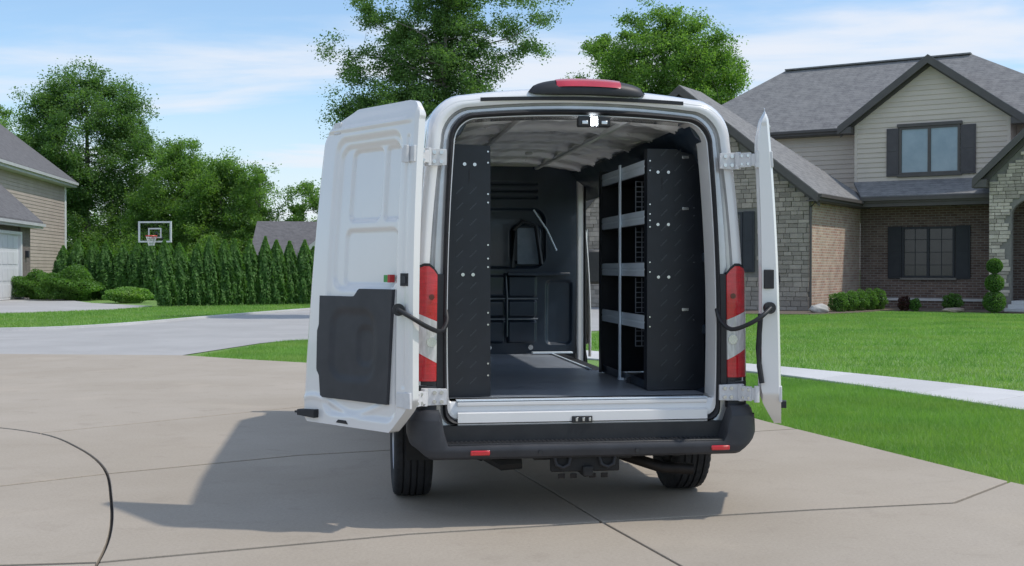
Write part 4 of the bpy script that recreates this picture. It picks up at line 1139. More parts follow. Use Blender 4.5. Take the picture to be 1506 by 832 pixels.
# upper window
window(house, 1.50, 3.72, 5.05, 6.86, -.01, M_TRIM, M_BLUEG, n=2, fw=.085)
box('window_head', M_TRIM, house, 1.42, 3.80, -.12, .0, 6.862, 6.99, .01)
box('window_sill', M_TRIM, house, 1.42, 3.80, -.11, .0, 4.96, 5.048, .01)
shutter(house, 1.02, 1.48, 5.0, 6.84, -.03, M_SHUT); shutter(house, 3.74, 4.28, 5.0, 6.84, -.03, M_SHUT)
# lower window in the recess
window(house, 1.62, 3.55, 1.12, 3.05, -.01, M_SHUTD, M_WGLD, n=2, bars=3, fw=.08)
shutter(house, 1.08, 1.60, 1.08, 3.08, -.01, M_SHUTD); shutter(house, 3.57, 4.1, 1.08, 3.08, -.01, M_SHUTD)
box('window_sill', M_MORT, house, 1.55, 3.62, -.10, -.0, 1.03, 1.115, .01)
# porch slab
box('porch_base', M_BRKX, house, .0, 5.18, -1.25, -.0, 0, .27)
box('porch_slab', M_WALK, house, .002, 5.19, -1.30, -.002, .27, .35, .01)
# porch roof
plate('porch_roof', [(-.25, .0, 4.86), (5.2, .0, 4.86), (5.2, -1.35, 4.20), (-.25 + .65, -1.35, 4.20)], .10, M_SHING, house)
box('soffit', M_TRIM, house, .45, 5.19, -1.28, -.01, 3.84, 3.90)
beam('fascia', (.40, -1.37, 4.16), (5.19, -1.37, 4.16), .22, .05, M_TRIM, house)
beam('gutter', (.40, -1.45, 4.12), (5.19, -1.45, 4.12), .11, .10, M_TRIM, house)
beam('frieze', (.42, -1.30, 3.95), (5.19, -1.30, 3.95), .16, .05, M_TRIM, house)
# main roof
E0, RZ, YR = 7.12, 10.3, 5.0
xl, xr = -9.2, 9.0
rl, rr2_ = -4.74, 3.13
plate('roof', [(xl, 1.0, E0), (xr, 1.0, E0), (rr2_, YR, RZ), (rl, YR, RZ)], .12, M_SHING, house)
plate('roof', [(xr, 9.4, E0), (xl, 9.4, E0), (rl, YR + .01, RZ), (rr2_, YR + .01, RZ)], .12, M_SHING, house)
plate('roof', [(xl, 9.4, E0), (xl, 1.0, E0), (rl, YR, RZ)], .12, M_SHING, house)
plate('roof', [(xr, 1.0, E0), (xr, 9.4, E0), (rr2_, YR, RZ)], .12, M_SHING, house)
beam('fascia', (xl, .98, E0 - .02), (-.72, .98, E0 - .02), .20, .05, M_TRIM, house)
beam('gutter', (xl, .92, E0 - .02), (-.72, .92, E0 - .02), .10, .09, M_TRIM, house)
box('soffit', M_TRIM, house, -9.1, -.25, 1.01, 1.5, 6.86, 6.92)
beam('ridge_cap', (rl, YR, RZ + .05), (rr2_, YR, RZ + .05), .06, .3, M_SHING, house)
# gable roof over the upper window
gA, gL, gR_ = (2.62, 9.52), (-.78, 7.02), (6.05, 7.0)
for p, q in ((gL, gA), (gA, gR_)):
    plate('gable_roof', [(p[0], -.42, p[1]), (q[0], -.42, q[1]), (q[0], 4.6, q[1]), (p[0], 4.6 if False else 1.1, p[1])], .08, M_SHING, house)
    beam('rake_board', (p[0], -.44, p[1] - .03), (q[0], -.44, q[1] - .03), .30, .05, M_TRIM, house)
    beam('rake_soffit', (p[0] + (.06 if p is gL else 0), -.22, p[1] - .10), (q[0], -.22, q[1] - .10), .05, .40, M_TRIM, house)
    beam('rake_frieze', (p[0], -.03, p[1] - .16), (q[0], -.03, q[1] - .16), .24, .05, M_TRIM, house)
for xx in (-.78, 5.55): box('eave_return', M_TRIM, house, xx, xx + .52, -.43, .04, 6.72, 6.98, .01)
# stone wing
SW = -9.46
MB().prism([(SW, 0), (0, 0), (0, 4.1), (-4.73, 7.9), (SW, 4.1)], 'y', -6.2, -6.0).build('wing_wall', M_MORT, house, smooth=0)
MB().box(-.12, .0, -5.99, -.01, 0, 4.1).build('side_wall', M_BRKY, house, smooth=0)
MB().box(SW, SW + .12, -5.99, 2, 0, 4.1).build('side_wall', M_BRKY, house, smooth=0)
def wing_ok(x, z):
    if -4.75 < x < -1.93 and 1.25 < z < 3.6: return False
    return z < 4.05 + min(-x, x - SW) * .8 and -9.46 <= x <= 0
stone_course(house, (SW, 0, .0, 7.8, wing_ok), 175, (M_STONE, M_STONEI), -6.2, prefer=lambda t: abs((t[0] + t[1]) / 2 + .3) * 1.0 + (0 if t[2] < 5 else 9), seed=3)
window(house, -4.25, -2.42, 1.36, 3.48, -6.22, M_SHUTD, M_WGLD, n=2, bars=3, fw=.08)
shutter(house, -2.40, -1.98, 1.34, 3.5, -6.24, M_SHUTD); shutter(house, -4.70, -4.27, 1.34, 3.5, -6.24, M_SHUTD)
wA = (-4.73, 8.15)
for x_e, sgn in ((.42, 1), (SW - .42, -1)):
    plate('wing_roof', [(x_e, -6.62, 4.06), (x_e, .05, 4.06), (wA[0], -4.6, wA[1]), (wA[0], -6.62, wA[1])], .10, M_SHING, house)
    beam('rake_board', (x_e, -6.64, 4.03), (wA[0], -6.64, wA[1] - .03), .30, .05, M_TRIM, house)
    beam('rake_soffit', (x_e, -6.42, 3.95), (wA[0], -6.42, wA[1] - .12), .05, .40, M_TRIM, house)
    beam('rake_frieze', (x_e * .9 + .0, -6.27, 3.86), (wA[0], -6.27, wA[1] - .2), .26, .04, M_TRIM, house)
plate('wing_roof', [(.42, .06, 4.06), (SW - .42, .06, 4.06), (wA[0], -4.6, wA[1])], .10, M_SHING, house)
beam('fascia', (.44, -6.62, 4.03), (.44, -.1, 4.03), .22, .05, M_TRIM, house)
beam('gutter', (.50, -6.60, 4.02), (.50, -1.4, 4.02), .11, .09, M_TRIM, house)
box('soffit', M_TRIM, house, .002, .42, -6.60, -.1, 3.78, 3.83)
MB().tube([(.35, -6.45, 3.95), (.30, -6.38, 3.8), (.055, -6.26, 3.6), (.055, -6.27, .12), (.16, -6.4, .06)], .045, 8).build('downspout', M_TRIM, house)
# entry porch in pale stone
ex0, ex1, ey = 5.2, 10.0, -2.5
ax0, ax1, az = 5.93, 9.1, 3.35
arch_ = [(ax0 + (ax1 - ax0) * (1 - cos(a)) / 2, az + .72 * sin(a)) for a in np.linspace(0, pi, 15)]
MB().prism([(ex0, 0), (ax0, 0)] + arch_ + [(ax1, 0), (ex1, 0), (ex1, 4.6), (7.6, 6.95), (ex0, 4.6)], 'y', ey, ey + .35).build('entry_wall', M_MORT, house, smooth=0)
MB().box(ex0, ex0 + .2, ey + .351, -.0, 0, 4.6).box(ex1 - .2, ex1, ey + .351, 0, 0, 4.6).build('entry_side_wall', M_BRKX, house, smooth=0)
def e_ok(x, z):
    if ax0 - .02 < x < ax1 + .02:
        t = (x - ax0) / (ax1 - ax0)
        if z < az + .74 * sqrt(max(0, 1 - (2 * t - 1) ** 2)) + .02: return False
    return z < 4.55 + min(x - ex0, ex1 - x) * .95
stone_course(house, (ex0, ex1, 0, 6.8, e_ok), 115, (M_STONEW, M_STONEI), ey, prefer=lambda t: t[0], h=(.10, .16), w=(.2, .45), seed=5)
eA = (7.6, 7.45); 
for x_e in (4.72, 10.48):
    plate('entry_roof', [(x_e, -2.95, 4.62), (x_e, .6, 4.62), (eA[0], 3.0, eA[1]), (eA[0], -2.95, eA[1])], .09, M_SHING, house)
    beam('rake_board', (x_e, -2.97, 4.59), (eA[0], -2.97, eA[1] - .03), .28, .05, M_TRIM, house)
    beam('rake_soffit', (x_e, -2.75, 4.50), (eA[0], -2.75, eA[1] - .1), .05, .40, M_TRIM, house)
    beam('rake_frieze', (x_e + (.2 if x_e < 7 else -.2), -2.57, 4.52), (eA[0], -2.57, eA[1] - .2), .24, .04, M_TRIM, house)
box('eave_return', M_TRIM, house, 4.70, 5.19, -2.96, -2.5, 4.28, 4.56, .01)
fd = box('front_door', M_SHUTD, house, 6.75, 7.75, -.60, -.52, .36, 2.5, .01)
box('door_glass', M_WGLD, fd, 6.9, 7.6, -.63, -.605, .9, 2.35)
box('door_surround', M_SHUTD, house, 6.2, 8.4, -.50, -.40, .36, 3.1, .01)
box('sidelight', M_WGLD, house, 6.35, 6.65, -.54, -.505, .6, 2.6)
MB().box(5.4, 9.8, -.38, -.2, 0, 4.6).build('entry_back_wall', M_BRKX, house, smooth=0)
box('entry_slab', M_WALK, house, 5.95, 9.08, -2.6, -.61, 0, .35, .01)
box('entry_step', M_WALK, house, 5.9, 9.0, -3.0, -2.601, 0, .23, .01)
box('entry_step', M_WALK, house, 5.85, 9.0, -3.4, -3.001, 0, .11, .01)

# ------------------------------------------------------------------ THE LEFT HOUSE (local x towards the camera, y towards the street)
lh = empty('siding_house', (-24.04, 59.4, 0), atan2(-.991, .132))
tag(lh, 'tan siding house with a white garage door and brown shingle roofs at the left', 'house')
MB().box(0, 1.75, -6, 0, 0, 3.55).box(1.75, 7.3, -6, -.12, 3.12, 3.55).box(7.3, 12, -6, 0, 0, 3.55).box(0, 12, -6, -1, 0, 3.5).build('garage_wall', M_BRKL, lh, smooth=0)
g = MB().box(1.62, 1.80, -.1, .05, 0, 3.24).box(1.80, 7.25, -.1, .05, 3.10, 3.24).box(7.25, 7.43, -.1, .05, 0, 3.24).build('garage_door_frame', M_WHITE, lh, smooth=0)
gd = MB().box(1.80, 7.25, -.13, -.09, 0.01, 3.10).build('garage_door', M_WHITE, lh, smooth=0)
pm = None
for r_ in range(4):
    for c_ in range(6):
        x_, z_ = 1.95 + c_ * .89, .12 + r_ * .77
        if pm is None:
            pm = MB().box(0, .78, -.088, -.07, 0, .60).build('door_panel', M_WHITE, gd, smooth=0, bevel=.012); pm.location = (x_, 0, z_)
        else: dup(pm, gd, (x_, 0, z_))
plate('garage_roof', [(-.5, .5, 3.80), (13, .5, 3.80), (13, -3.5, 7.5), (-.5, -3.5, 7.5)], .12, M_SHINGL, lh)
beam('fascia', (-.52, .47, 3.68), (13, .47, 3.68), .22, .05, M_GREYT, lh)
beam('gutter', (-.52, .56, 3.70), (13, .56, 3.70), .14, .12, M_GREYT, lh)
box('soffit', M_GREYT, lh, -.5, 13, .0, .45, 3.48, 3.54)
beam('rake_board', (-.53, .5, 3.72), (-.53, -3.5, 7.42), .22, .05, M_GREYT, lh)
lt = box('wall_lantern', M_SHUTD, lh, .75, .95, .0, .16, 2.0, 2.35, .02)
MB().box(-17.4, 14, -11, -2.3, 0, 1.15).build('base_wall', M_BRKL, lh, smooth=0)
MB().prism([(-11, 1.15), (-2.33, 1.15), (-2.33, 7.0), (-6.7, 10.4), (-11, 7.0)], 'x', -17.38, 14).build('upper_wall', M_SIDL, lh, smooth=0)
def lsid(z0, z1, exp=.2):
    z = z0
    while z < z1:
        MB().add([(-17.4, -2.33, z), (-17.4, -2.295, z), (-17.4, -2.318, z + exp), (-17.4, -2.33, z + exp), (13, -2.33, z), (13, -2.295, z), (13, -2.318, z + exp), (13, -2.33, z + exp)],
                 [(0, 1, 2, 3), (7, 6, 5, 4), (0, 4, 5, 1), (1, 5, 6, 2), (2, 6, 7, 3), (3, 7, 4, 0)]).build('siding_board', M_SIDL, lh, smooth=0)
        z += exp
lsid(1.16, 6.9)
box('corner_board', M_WHITE, lh, -17.45, -17.1, -2.36, -2.26, 1.9, 6.9)
plate('upper_roof', [(-18.0, -1.75, 7.08), (15, -1.75, 7.08), (15, -6.7, 10.94), (-18.0, -6.7, 10.94)], .14, M_SHINGL, lh)
plate('upper_roof', [(15, -11.6, 7.08), (-18.0, -11.6, 7.08), (-18.0, -6.71, 10.94), (15, -6.71, 10.94)], .14, M_SHINGL, lh)
beam('fascia', (-18.0, -1.77, 6.95), (15, -1.77, 6.95), .26, .05, M_GREYT, lh)
beam('gutter', (-18.0, -1.68, 7.0), (15, -1.68, 7.0), .16, .13, M_GREYT, lh)
beam('rake_board', (-18.03, -1.75, 7.0), (-18.03, -6.7, 10.86), .26, .05, M_GREYT, lh)
box('soffit', M_GREYT, lh, -17.9, 14, -2.29, -1.80, 6.68, 6.74)

# ------------------------------------------------------------------ far neighbour behind the hedge
nh = empty('bungalow', (-12.7, 68, 0), radians(10))
nh.scale = (.8, .8, .9)
tag(nh, 'low grey-roofed bungalow with white gable trim beyond the cedar hedge', 'house')
MB().box(-2.4, 9, 0, 7, 0, 2.5).prism([(.9, 0), (5.8, 0), (5.8, 2.6), (3.35, 4.2), (.9, 2.6)], 'y', -1.6, -.01).build('wall', M_SIDL, nh, smooth=0)
plate('roof', [(-2.8, -.4, 2.5), (9.4, -.4, 2.5), (9.4, 3.5, 4.75), (-2.4, 3.5, 4.75)], .12, M_SHINGL, nh)
plate('roof', [(9.4, 7.4, 2.5), (-2.8, 7.4, 2.5), (-2.4, 3.51, 4.75), (9.4, 3.51, 4.75)], .12, M_SHINGL, nh)
for p, q in (((.5, 2.45), (3.35, 4.5)), ((3.35, 4.5), (6.2, 2.45))):
    plate('porch_roof', [(p[0], -1.9, p[1]), (q[0], -1.9, q[1]), (q[0], 2.5, q[1]), (p[0], 2.5, p[1])], .1, M_SHINGL, nh)
    beam('rake_board', (p[0], -1.93, p[1]), (q[0], -1.93, q[1]), .3, .06, M_GREYT, nh)

# ------------------------------------------------------------------ basketball hoop
bk = empty('basketball_hoop', (-15.6, 52, .08), radians(-6))
tag(bk, 'basketball hoop with clear white-edged backboard above the cedar hedge', 'basketball hoop')
MB().tube([(0, .9, -.1), (0, .9, 2.4), (0, .75, 2.75), (0, .12, 2.95)], .06, 10).build('pole', M_SHUTD, bk)
fr = MB()
for a, b, c, d in ((-.75, .75, 3.38, 3.45), (-.75, .75, 2.53, 2.60), (-.75, -.68, 2.60, 3.38), (.68, .75, 2.60, 3.38)): fr.box(a, b, -.02, .05, c, d)
fro = fr.build('backboard_frame', M_WHITE, bk, smooth=0)
gm_ = bpy.data.materials.new('clear_acrylic'); gm_.use_nodes = True
pb = gm_.node_tree.nodes['Principled BSDF']; pb.inputs['Transmission Weight'].default_value = 1; pb.inputs['Roughness'].default_value = .02; pb.inputs['IOR'].default_value = 1.1; pb.inputs['Base Color'].default_value = (.85, .9, .88, 1)
MB().box(-.68, .68, .0, .015, 2.60, 3.38).build('backboard', gm_, bk, smooth=0)
sq = MB()
for a, b, c, d in ((-.30, .30, 3.10, 3.16), (-.30, .30, 2.72, 2.77), (-.30, -.24, 2.77, 3.10), (.24, .30, 2.77, 3.10)): sq.box(a, b, -.012, -.002, c, d)
sq.build('target_square', M_WHITE, fro, smooth=0)
M_ORNG = mat('hoop_red', (.62, .06, .04), rough=.4)
MB().tube([(.23 * cos(a), -.38 + .23 * sin(a), 2.80) for a in np.linspace(0, 2 * pi, 25)], .028, 6).box(-.09, .09, -.16, -.02, 2.70, 2.82).build('rim', M_ORNG, bk)
net = MB()
for k in range(12):
    for s_ in (-1, 1):
        a = 2 * pi * k / 12
        net.tube([(.23 * cos(a), -.38 + .23 * sin(a), 2.79), (.17 * cos(a + s_ * .26), -.38 + .17 * sin(a + s_ * .26), 2.6), (.12 * cos(a), -.38 + .12 * sin(a), 2.38)], .008, 4, False)
net.build('net', M_WHITE, bk)
#@@PLANTS
# ------------------------------------------------------------------ TREES AND PLANTS
def leaf_quads(C, size, aspect=.6, up=.35, rng=RNG):
    """diamond leaves folded along the midrib at the points C"""
    n = len(C)
    N = rng.normal(0, 1, (n, 3)); N[:, 2] = np.abs(N[:, 2]) + up; N /= np.linalg.norm(N, axis=1)[:, None]
    A = rng.normal(0, 1, (n, 3)); A -= (A * N).sum(1)[:, None] * N; A /= np.linalg.norm(A, axis=1)[:, None]
    B = np.cross(N, A); s = (size * rng.uniform(.6, 1.35, n))[:, None]
    V = np.stack([C - A * s * .5, C + B * s * .5 * aspect + N * s * .1, C + A * s * .5, C - B * s * .5 * aspect + N * s * .1], 1).reshape(-1, 3)
    return V, np.arange(n * 4).reshape(-1, 4)
def tubes_np(segs, n=7):
    mb_ = MB()
    for path_, r_ in segs: mb_.tube(path_, r_, n, False)
    return mb_
def bend(p, q, k=4, wob=.08, rnd=random):
    p, q = Vector(p), Vector(q); L = (q - p).length; out = [p]
    for i in range(1, k):
        t = i / k; m = p.lerp(q, t) + Vector((rnd.uniform(-1, 1), rnd.uniform(-1, 1), rnd.uniform(-.6, .6))) * L * wob
        m.z += L * .10 * sin(pi * t) * -.5; out.append(m)
    out.append(q); return out
def tree(name, label, x, y, h, crown, nclump, nleaf, leaf, clump_r, trunk_r, m, group=None, cat='tree', seed=0, gap=0.0, base=None, shell=.45, limbs=8, twigs=False, wood=None, fork=None):
    """crown = list of ellipsoids (cx, cy, cz, rx, ry, rz) in local metres"""
    rng = np.random.default_rng(seed + 100); rnd = random.Random(seed)
    root = empty(name, (x, y, -.03)); tag(root, label, cat, group)
    vol = [c[3] * c[4] * c[5] for c in crown]; tot = sum(vol); cl = []
    for c, v in zip(crown, vol):
        k = max(3, int(nclump * v / tot)); d = rng.normal(0, 1, (k, 3)); d /= np.linalg.norm(d, axis=1)[:, None]
        r = rng.uniform(shell ** 3, 1, k) ** (1 / 3)
        cl.append(np.array(c[:3]) + d * r[:, None] * np.array(c[3:]))
    cl = np.concatenate(cl)
    if gap:
        ph = rng.uniform(0, 6, 6); f = np.sin(cl[:, 0] * 1.3 + ph[0]) * np.sin(cl[:, 2] * 1.5 + ph[1]) + .6 * np.sin(cl[:, 1] * 1.1 + ph[2]) * np.sin(cl[:, 0] * .8 + cl[:, 2] * .9 + ph[3])
        cl = cl[f > -1 + gap * 1.6]
    # wood
    b0 = base if base is not None else h * .3
    segs = []; nodes = []
    top = Vector((rnd.uniform(-.2, .2), rnd.uniform(-.2, .2), h * .82))
    tr_ = bend((0, 0, 0), top, 6, .015, rnd); segs.append((tr_, [trunk_r * (1 - .8 * i / 6) for i in range(7)]))
    for i in range(2, 7): nodes.append((tr_[i], trunk_r * (1 - .8 * i / 6)))
    order = list(range(len(cl))); rnd.shuffle(order)
    for i in order[:limbs]:
        q = Vector(cl[i]); t = min(max((q.z - .35 * sqrt(q.x ** 2 + q.y ** 2)) / (h * .82), b0 / h * .8), .93)
        p = Vector((0, 0, 0)).lerp(top, t); pt = bend(p, q, 5, .05, rnd); r0 = trunk_r * (1 - .8 * t) * .62
        segs.append((pt, [r0 * (1 - .75 * k / 5) for k in range(6)])); nodes += [(pt[k], r0 * (1 - .75 * k / 5)) for k in range(1, 6)]
    for i in order[limbs:]:
        q = Vector(cl[i]); bst = min(nodes, key=lambda nd: (nd[0] - q).length + (1.5 if nd[0].z > q.z + .3 else 0))
        pt = bend(bst[0], q, 3, .06, rnd); r0 = min(bst[1] * .7, .05)
        segs.append((pt, [r0, r0 * .75, r0 * .5, r0 * .3]))
        if rnd.random() < .4: nodes.append((pt[2], r0 * .6))
    tubes_np(segs, 6).build('trunk', wood or M_BARK, root, smooth=60)
    leaf *= .66; per = max(4, int(nleaf * 1.75) // len(cl)); P = []
    for c in cl:
        k = int(per * rng.uniform(.5, 1.5)); rr3 = clump_r * rng.uniform(.6, 1.3)
        sub = rng.normal(0, 1, (5, 3)) * rr3 * .55
        o = rng.normal(0, 1, (k, 3)) * rr3 * .38 + sub[rng.integers(0, 5, k)]; o[:, 2] *= .75
        P.append(c + o)
    P = np.concatenate(P); P = P[P[:, 2] > .1]
    V, F_ = leaf_quads(P, leaf, rng=rng)
    np_mesh('crown', V, F_, m, root)
    return root
G1 = 'trees growing behind the hedge and the left house'
tree('broadleaf_tree', 'tallest leafy tree rising behind the left house', -30.6, 86, 16.3,
     [(0, 0, 10.2, 4.6, 4, 5.2), (-.8, 0, 14.2, 1.9, 2, 2.1), (2.6, 0, 13.2, 1.5, 1.5, 1.6), (3.1, 0, 8.8, 2.6, 2.6, 3.4), (-3.2, 0, 8.0, 3, 3, 3.4), (1.2, 0, 4.5, 4.2, 3.4, 3.2), (-3, 0, 11.4, 1.6, 1.6, 1.6)], 300, 95000, .25, .85, .38, M_LEAF2, G1, seed=1, gap=.10, limbs=14)
tree('broadleaf_tree', 'leafy tree cut by the left edge, behind the shingle roof', -38.6, 88, 13.2,
     [(0, 0, 9.6, 4.6, 4, 3.8), (2.8, 0, 10.6, 2, 2, 2.2), (-3, 0, 9, 3, 3, 3)], 130, 36000, .25, .85, .32, M_LEAF, G1, seed=2, gap=.1)
tree('broadleaf_tree', 'pointed leafy tree right of the tallest tree, behind the hoop', -22.6, 82, 10.8,
     [(0, 0, 6.2, 2.7, 2.6, 3.6), (-.2, 0, 9.4, 1.1, 1.1, 1.5), (-1.6, 0, 4.2, 2.4, 2, 2.8), (1.6, 0, 7.4, 1.2, 1.2, 1.3)], 170, 52000, .22, .7, .24, M_LEAF, G1, seed=3, gap=.08)
tree('broadleaf_tree', 'rounded mid-height tree in the middle of the tree group over the hedge', -19.4, 80, 9.0,
     [(0, 0, 5.3, 2.6, 2.4, 3.3), (.4, 0, 7.7, 1.3, 1.3, 1.2), (-1.5, 0, 3.4, 2.2, 2, 2.4)], 150, 44000, .22, .75, .22, M_LEAF, G1, seed=4, gap=.12)
tree('broadleaf_tree', 'narrow pale tree at the right end of the group over the hedge', -16.6, 78, 8.4,
     [(0, 0, 6.0, 1.25, 1.2, 2.3), (-.4, 0, 3.5, 1.7, 1.6, 2.0)], 60, 14000, .2, .55, .16, M_LEAF, G1, seed=5, gap=.2)
tree('broadleaf_tree', 'thin low tree just left of the open left van door', -14.0, 79, 8.2,
     [(0.6, 0, 5.2, 1.5, 1.5, 1.9), (-1.2, 0, 3.8, 1.1, 1.1, 1.2), (1.2, 0, 3.0, 2.2, 1.5, 1.6)], 80, 15000, .22, .5, .15, M_LEAF, G1, seed=6, gap=.18)
for k, (xx, yy, hh, rr) in enumerate([(-34, 92, 6.0, 4.5), (-27.5, 84, 4.8, 3.2), (-24.6, 80, 3.7, 2.4), (-21.0, 79, 3.5, 2.4), (-18.4, 77, 3.5, 2.2), (-14.5, 92, 4.2, 3.2), (-9.5, 88, 4.4, 3.4), (-4, 84, 4.6, 3.2)]):
    tree('understorey_tree', ['dark bushy tree filling the gap behind the left house', 'dark bushy tree beneath the tallest tree', 'low bushy tree behind the left hedge row', 'low bushy tree directly behind the hoop',
                              'low bushy tree above the middle of the hedge', 'low bushy tree behind the bungalow roof', 'low bushy tree hidden by the left van door', 'low bushy tree far behind the van'][k],
         xx, yy, hh, [(0, 0, hh * .5, rr, rr * .8, hh * .52)], 80, 15000, .22, .8, .14, M_LEAF, 'low bushy trees behind the hedge', seed=20 + k, limbs=5)
# the airy tree above the van roof
tree('maple_tree', 'airy tall tree with pale trunk standing behind the van roof', -2.05, 36, 12.4,
     [(-.1, 0, 7.6, 1.25, 1.2, 2.5), (-1.7, .1, 6.4, 1.45, 1.2, 1.3), (-2.9, 0, 6.2, 1.0, .8, .8), (-2.7, 0, 7.6, .9, .8, .6), (-1.3, 0, 9.3, 1.3, 1.1, 1.1), (1.1, 0, 7.5, .9, .9, .8), (1.9, 0, 8.6, .95, .8, .9), (2.7, 0, 9.5, .9, .8, .6), (.3, 0, 10.2, 1.6, 1.3, 1.6),
      (-.6, 0, 5.3, 1.5, 1.1, .9), (-1.4, 0, 5.6, 1.7, 1.1, 1.0), (-.4, 0, 7.2, 1.7, 1.3, 2.2), (.9, 0, 5.9, .8, .7, .6)], 330, 80000, .115, .36, .15, M_LEAF2, seed=9, gap=0, limbs=40, shell=.15,
     wood=mat('pale_bark', (.26, .24, .22), (.12, .11, .10), scale=7, rough=.9, bump=.6, bscale=20))
# broad tree behind the house
tree('oak_tree', 'broad dense green tree behind the grey house roof, right of the brake lamp', 9.6, 76, 17.8,
     [(0, 0, 13.8, 4.6, 4.2, 3.9), (-3.4, 0, 13.4, 2.4, 2.4, 2.7), (3.3, 0, 13.2, 2.5, 2.4, 2.6), (.3, 0, 11.2, 5.0, 4, 2.2), (-4.2, 0, 11.8, 1.7, 1.7, 1.4)], 270, 95000, .235, .75, .36, M_LEAF, seed=12, gap=.06, limbs=16, base=6)
tree('oak_tree', 'dark leafy sprig showing left of the brake lamp beyond the roof', 4.4, 78, 13.2,
     [(0, 0, 11.2, 1.6, 1.6, 1.7)], 22, 5000, .22, .6, .16, M_LEAF2, seed=13, gap=.1, base=6)

# cedar hedge: separate columnar trees made from four shapes
def cedar_mesh(h, r, n, seed, leaf=.11):
    rng = np.random.default_rng(seed); t = rng.uniform(0, 1, n) ** .85; z = .02 + t * (h - .05)
    prof = r * np.where(t < .12, .72 + .28 * t / .12, np.where(t < .5, 1.0, 1 - ((t - .5) / .5) ** 1.5 * .95))
    a = rng.uniform(0, 2 * pi, n)
    lob = 1 + .14 * np.sin(a * 5 + z * 1.3 + seed) * np.sin(z * 5.1 + seed) + .10 * np.sin(a * 9 + z * 3 + 2 * seed) + rng.normal(0, .06, n)
    rr4 = prof * lob * rng.uniform(.72, 1.04, n)
    C = np.stack([rr4 * np.cos(a), rr4 * np.sin(a), z], 1)
    N = np.stack([np.cos(a), np.sin(a), np.full(n, .5)], 1) + rng.normal(0, .45, (n, 3)); N /= np.linalg.norm(N, axis=1)[:, None]
    U_ = np.tile([0, 0, 1.], (n, 1)) + rng.normal(0, .35, (n, 3)); U_ -= (U_ * N).sum(1)[:, None] * N; U_ /= np.linalg.norm(U_, axis=1)[:, None]
    B = np.cross(N, U_); s = (leaf * rng.uniform(.7, 1.5, n))[:, None]
    V = np.stack([C - U_ * s * .6, C + B * s * .3 + N * s * .15, C + U_ * s * .9, C - B * s * .3], 1).reshape(-1, 3)
    return V, np.arange(n * 4).reshape(-1, 4)
protos = []
for k in range(4):
    V, F_ = cedar_mesh(2.75, .345, 7000, 40 + k, .078)
    protos.append((V, F_))
ced_src = {}
def cedar(x, y, h, k, label, group, w=1.0):
    r_ = empty('cedar_tree', (x, y, -.03)); tag(r_, label, 'cedar', group)
    if k not in ced_src:
        a = np_mesh('foliage', protos[k][0], protos[k][1], M_CEDAR, r_)
        b = MB().tube([(0, 0, 0), (0, 0, 2.3)], [.05, .015], 6).build('trunk', M_BARK, r_)
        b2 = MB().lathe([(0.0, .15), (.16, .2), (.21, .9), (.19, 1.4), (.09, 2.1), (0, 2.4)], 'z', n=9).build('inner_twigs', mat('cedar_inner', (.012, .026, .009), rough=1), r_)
        ced_src[k] = (a, b, b2)
    else:
        for o in ced_src[k]: dup(o, r_)
    r_.scale = (w, w, h / 2.75); r_.rotation_euler = (random.uniform(-.03, .03), random.uniform(-.035, .035), random.uniform(0, 6.28))
N_H = 21
for i in range(N_H):
    t = i / (N_H - 1); x = -13.55 + t * 9.6 + random.uniform(-.08, .08); y = 46.8 + t * 6.0 + random.uniform(-.12, .12)
    lab = 'first, widest cedar at the left end of the long hedge row' if i == 0 else 'columnar cedar in the long row of the hedge beyond the road'
    cedar(x, y, random.uniform(2.4, 2.8) * (.98 if i < 2 else 1), i % 4, lab, None if i == 0 else 'cedars in the long hedge row', 1.12 if i == 0 else random.uniform(1.02, 1.22))
for i in range(9):
    t = i / 8; x = -21.6 + t * 5.9; y = 57.5 - t * 1.0
    cedar(x, y, random.uniform(2.55, 2.95), (i + 2) % 4, 'shaded cedar in the short row between the left house and the hoop', 'cedars in the short back row', 1.4)

def bush(name, label, x, y, rx, ry, rz, n, leaf, m, group=None, cat='shrub', z=None, inner=True, lump=.12, seed=0):
    root = empty(name, (x, y, 0)); tag(root, label, cat, group)
    balls = [(0, 0, z if z is not None else rz * .92, rx, ry, rz)]
    rng = np.random.default_rng(seed + 7)
    d = rng.normal(0, 1, (n, 3)); d /= np.linalg.norm(d, axis=1)[:, None]
    f = 1 + lump * np.sin(d[:, 0] * 5 + seed) * np.sin(d[:, 1] * 4 + 1) + lump * .8 * np.sin(d[:, 2] * 7 + d[:, 0] * 3)
    b_ = balls[0]; P = d * (f * rng.uniform(.78, 1.03, n))[:, None] * np.array([rx, ry, rz]) + np.array([0, 0, b_[2]])
    P = P[P[:, 2] > -.02]
    V, F_ = leaf_quads(P, leaf, rng=rng)
    np_mesh('foliage', V, F_, m, root)
    MB().tube([(0, 0, -.03), (0, 0, b_[2])], [.04, .02], 6).build('stem', M_BARK, root)
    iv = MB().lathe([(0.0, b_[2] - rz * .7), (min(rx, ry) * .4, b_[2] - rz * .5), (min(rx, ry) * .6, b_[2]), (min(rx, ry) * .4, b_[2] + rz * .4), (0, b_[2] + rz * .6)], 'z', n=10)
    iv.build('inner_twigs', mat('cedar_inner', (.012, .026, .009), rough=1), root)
    return root
bush('round_shrub', 'big rounded shrub beside the left house, right of its neighbour shrub', -20.6, 55.5, 1.35, 1.2, .74, 14000, .10, M_BOX, 'shrubs at the left house corner', seed=1, lump=.2)
bush('round_shrub', 'smaller rounded shrub next to the garage pillar', -22.9, 57.2, 1.05, 1.0, .66, 10000, .10, M_BOX, 'shrubs at the left house corner', seed=2, lump=.2)
bush('low_shrub', 'low spreading bright shrub below the basketball hoop', -16.6, 51.4, 1.0, .7, .34, 4500, .10, M_BLADE, seed=3)
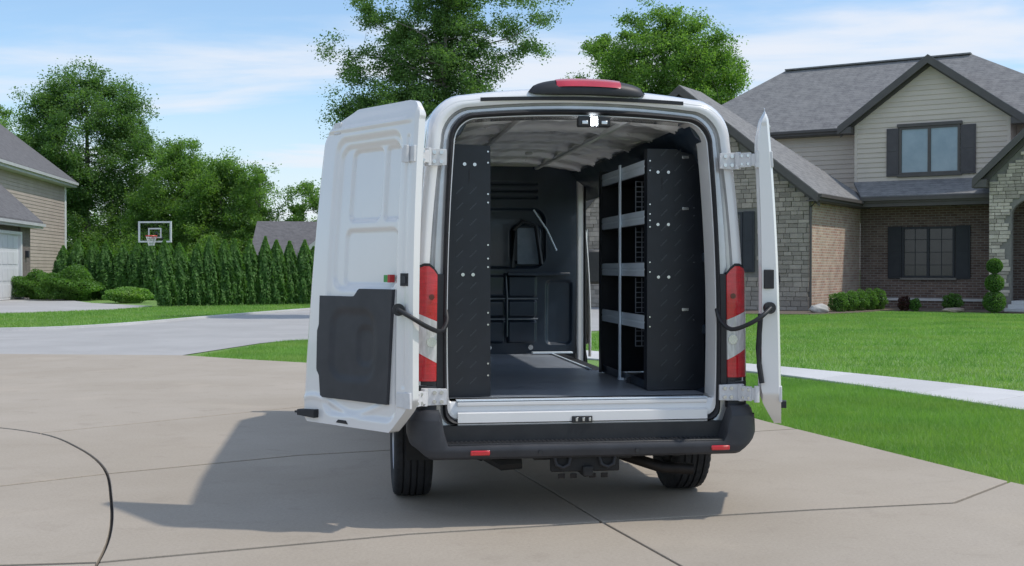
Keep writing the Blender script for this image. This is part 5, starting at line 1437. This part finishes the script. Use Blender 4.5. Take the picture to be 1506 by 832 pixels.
for k in range(5):
    bush('boxwood', ['leftmost clipped boxwood ball by the brick side wall', 'second boxwood ball from the left by the brick side wall', 'middle boxwood ball of the five by the brick wall', 'fourth boxwood ball from the left by the brick wall', 'rightmost ball of the boxwood row by the brick wall'][k],
         11.15 + k * .50, 40.6 + k * .55, .34, .34, .34 + .01 * k, 2600, .055, M_BOX, 'clipped boxwood row at the brick wall', 'boxwood', seed=30 + k)
bush('boxwood', 'single clipped boxwood below the dark lower window', 15.55, 42.0, .36, .36, .30, 2600, .055, M_BOX, None, 'boxwood', seed=41)
bush('barberry', 'small purple-leaved shrub in the bed below the lower window', 13.72, 41.6, .22, .22, .26, 1200, .06, M_PURP, None, seed=42)
bush('dwarf_shrub', 'small green shrub beside the purple one in the bed', 14.05, 41.5, .20, .2, .22, 1200, .055, M_BOX, None, seed=43)
# topiary with three balls
tp = empty('topiary', (16.1, 39.7, 0)); tag(tp, 'three-ball clipped topiary in front of the pale stone entry pillar', 'topiary')
MB().tube([(0, 0, -.03), (0, 0, 1.6)], .035, 8).build('stem', M_BARK, tp)
for zc, rb in ((.36, .36), (.98, .30), (1.55, .25)):
    rng = np.random.default_rng(int(zc * 100)); d = rng.normal(0, 1, (3200, 3)); d /= np.linalg.norm(d, axis=1)[:, None]
    V, F_ = leaf_quads(d * rb * rng.uniform(.82, 1.05, (3200, 1)) + np.array([0, 0, zc]), .05, rng=rng)
    bo = np_mesh('leaf_ball', V, F_, M_BOX, tp)
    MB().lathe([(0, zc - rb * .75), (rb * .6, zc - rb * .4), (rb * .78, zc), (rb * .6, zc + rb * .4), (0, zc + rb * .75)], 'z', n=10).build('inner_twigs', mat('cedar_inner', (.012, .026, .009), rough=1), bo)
# rocks in the bed
def rock(name, label, x, y, rx, ry, rz, seed, m=M_ROCK):
    bm = bmesh.new(); bmesh.ops.create_icosphere(bm, subdivisions=3, radius=1)
    rn = random.Random(seed)
    for v in bm.verts:
        n = v.co.normalized(); k = 1 + .14 * sin(n.x * 3 + seed) * cos(n.y * 4) + .08 * sin(n.z * 7 + n.x * 5) + rn.uniform(-.03, .03)
        v.co = Vector((n.x * rx * k, n.y * ry * k, n.z * rz * k))
    me = bpy.data.meshes.new(name); bm.to_mesh(me); bm.free(); me.materials.append(m); me.shade_smooth()
    o = bpy.data.objects.new(name, me); link(o); o.location = (x, y, rz * .6); tag(o, label, 'rock')
rock('boulder', 'pale boulder at the foot of the downspout by the stone corner', 10.25, 39.7, .34, .26, .17, 1)
rock('flat_rock', 'flat pinkish rock in front of the single boxwood', 15.0, 40.4, .34, .2, .09, 5, mat('pink_rock', (.42, .33, .28), (.34, .26, .22), scale=5, rough=.9))
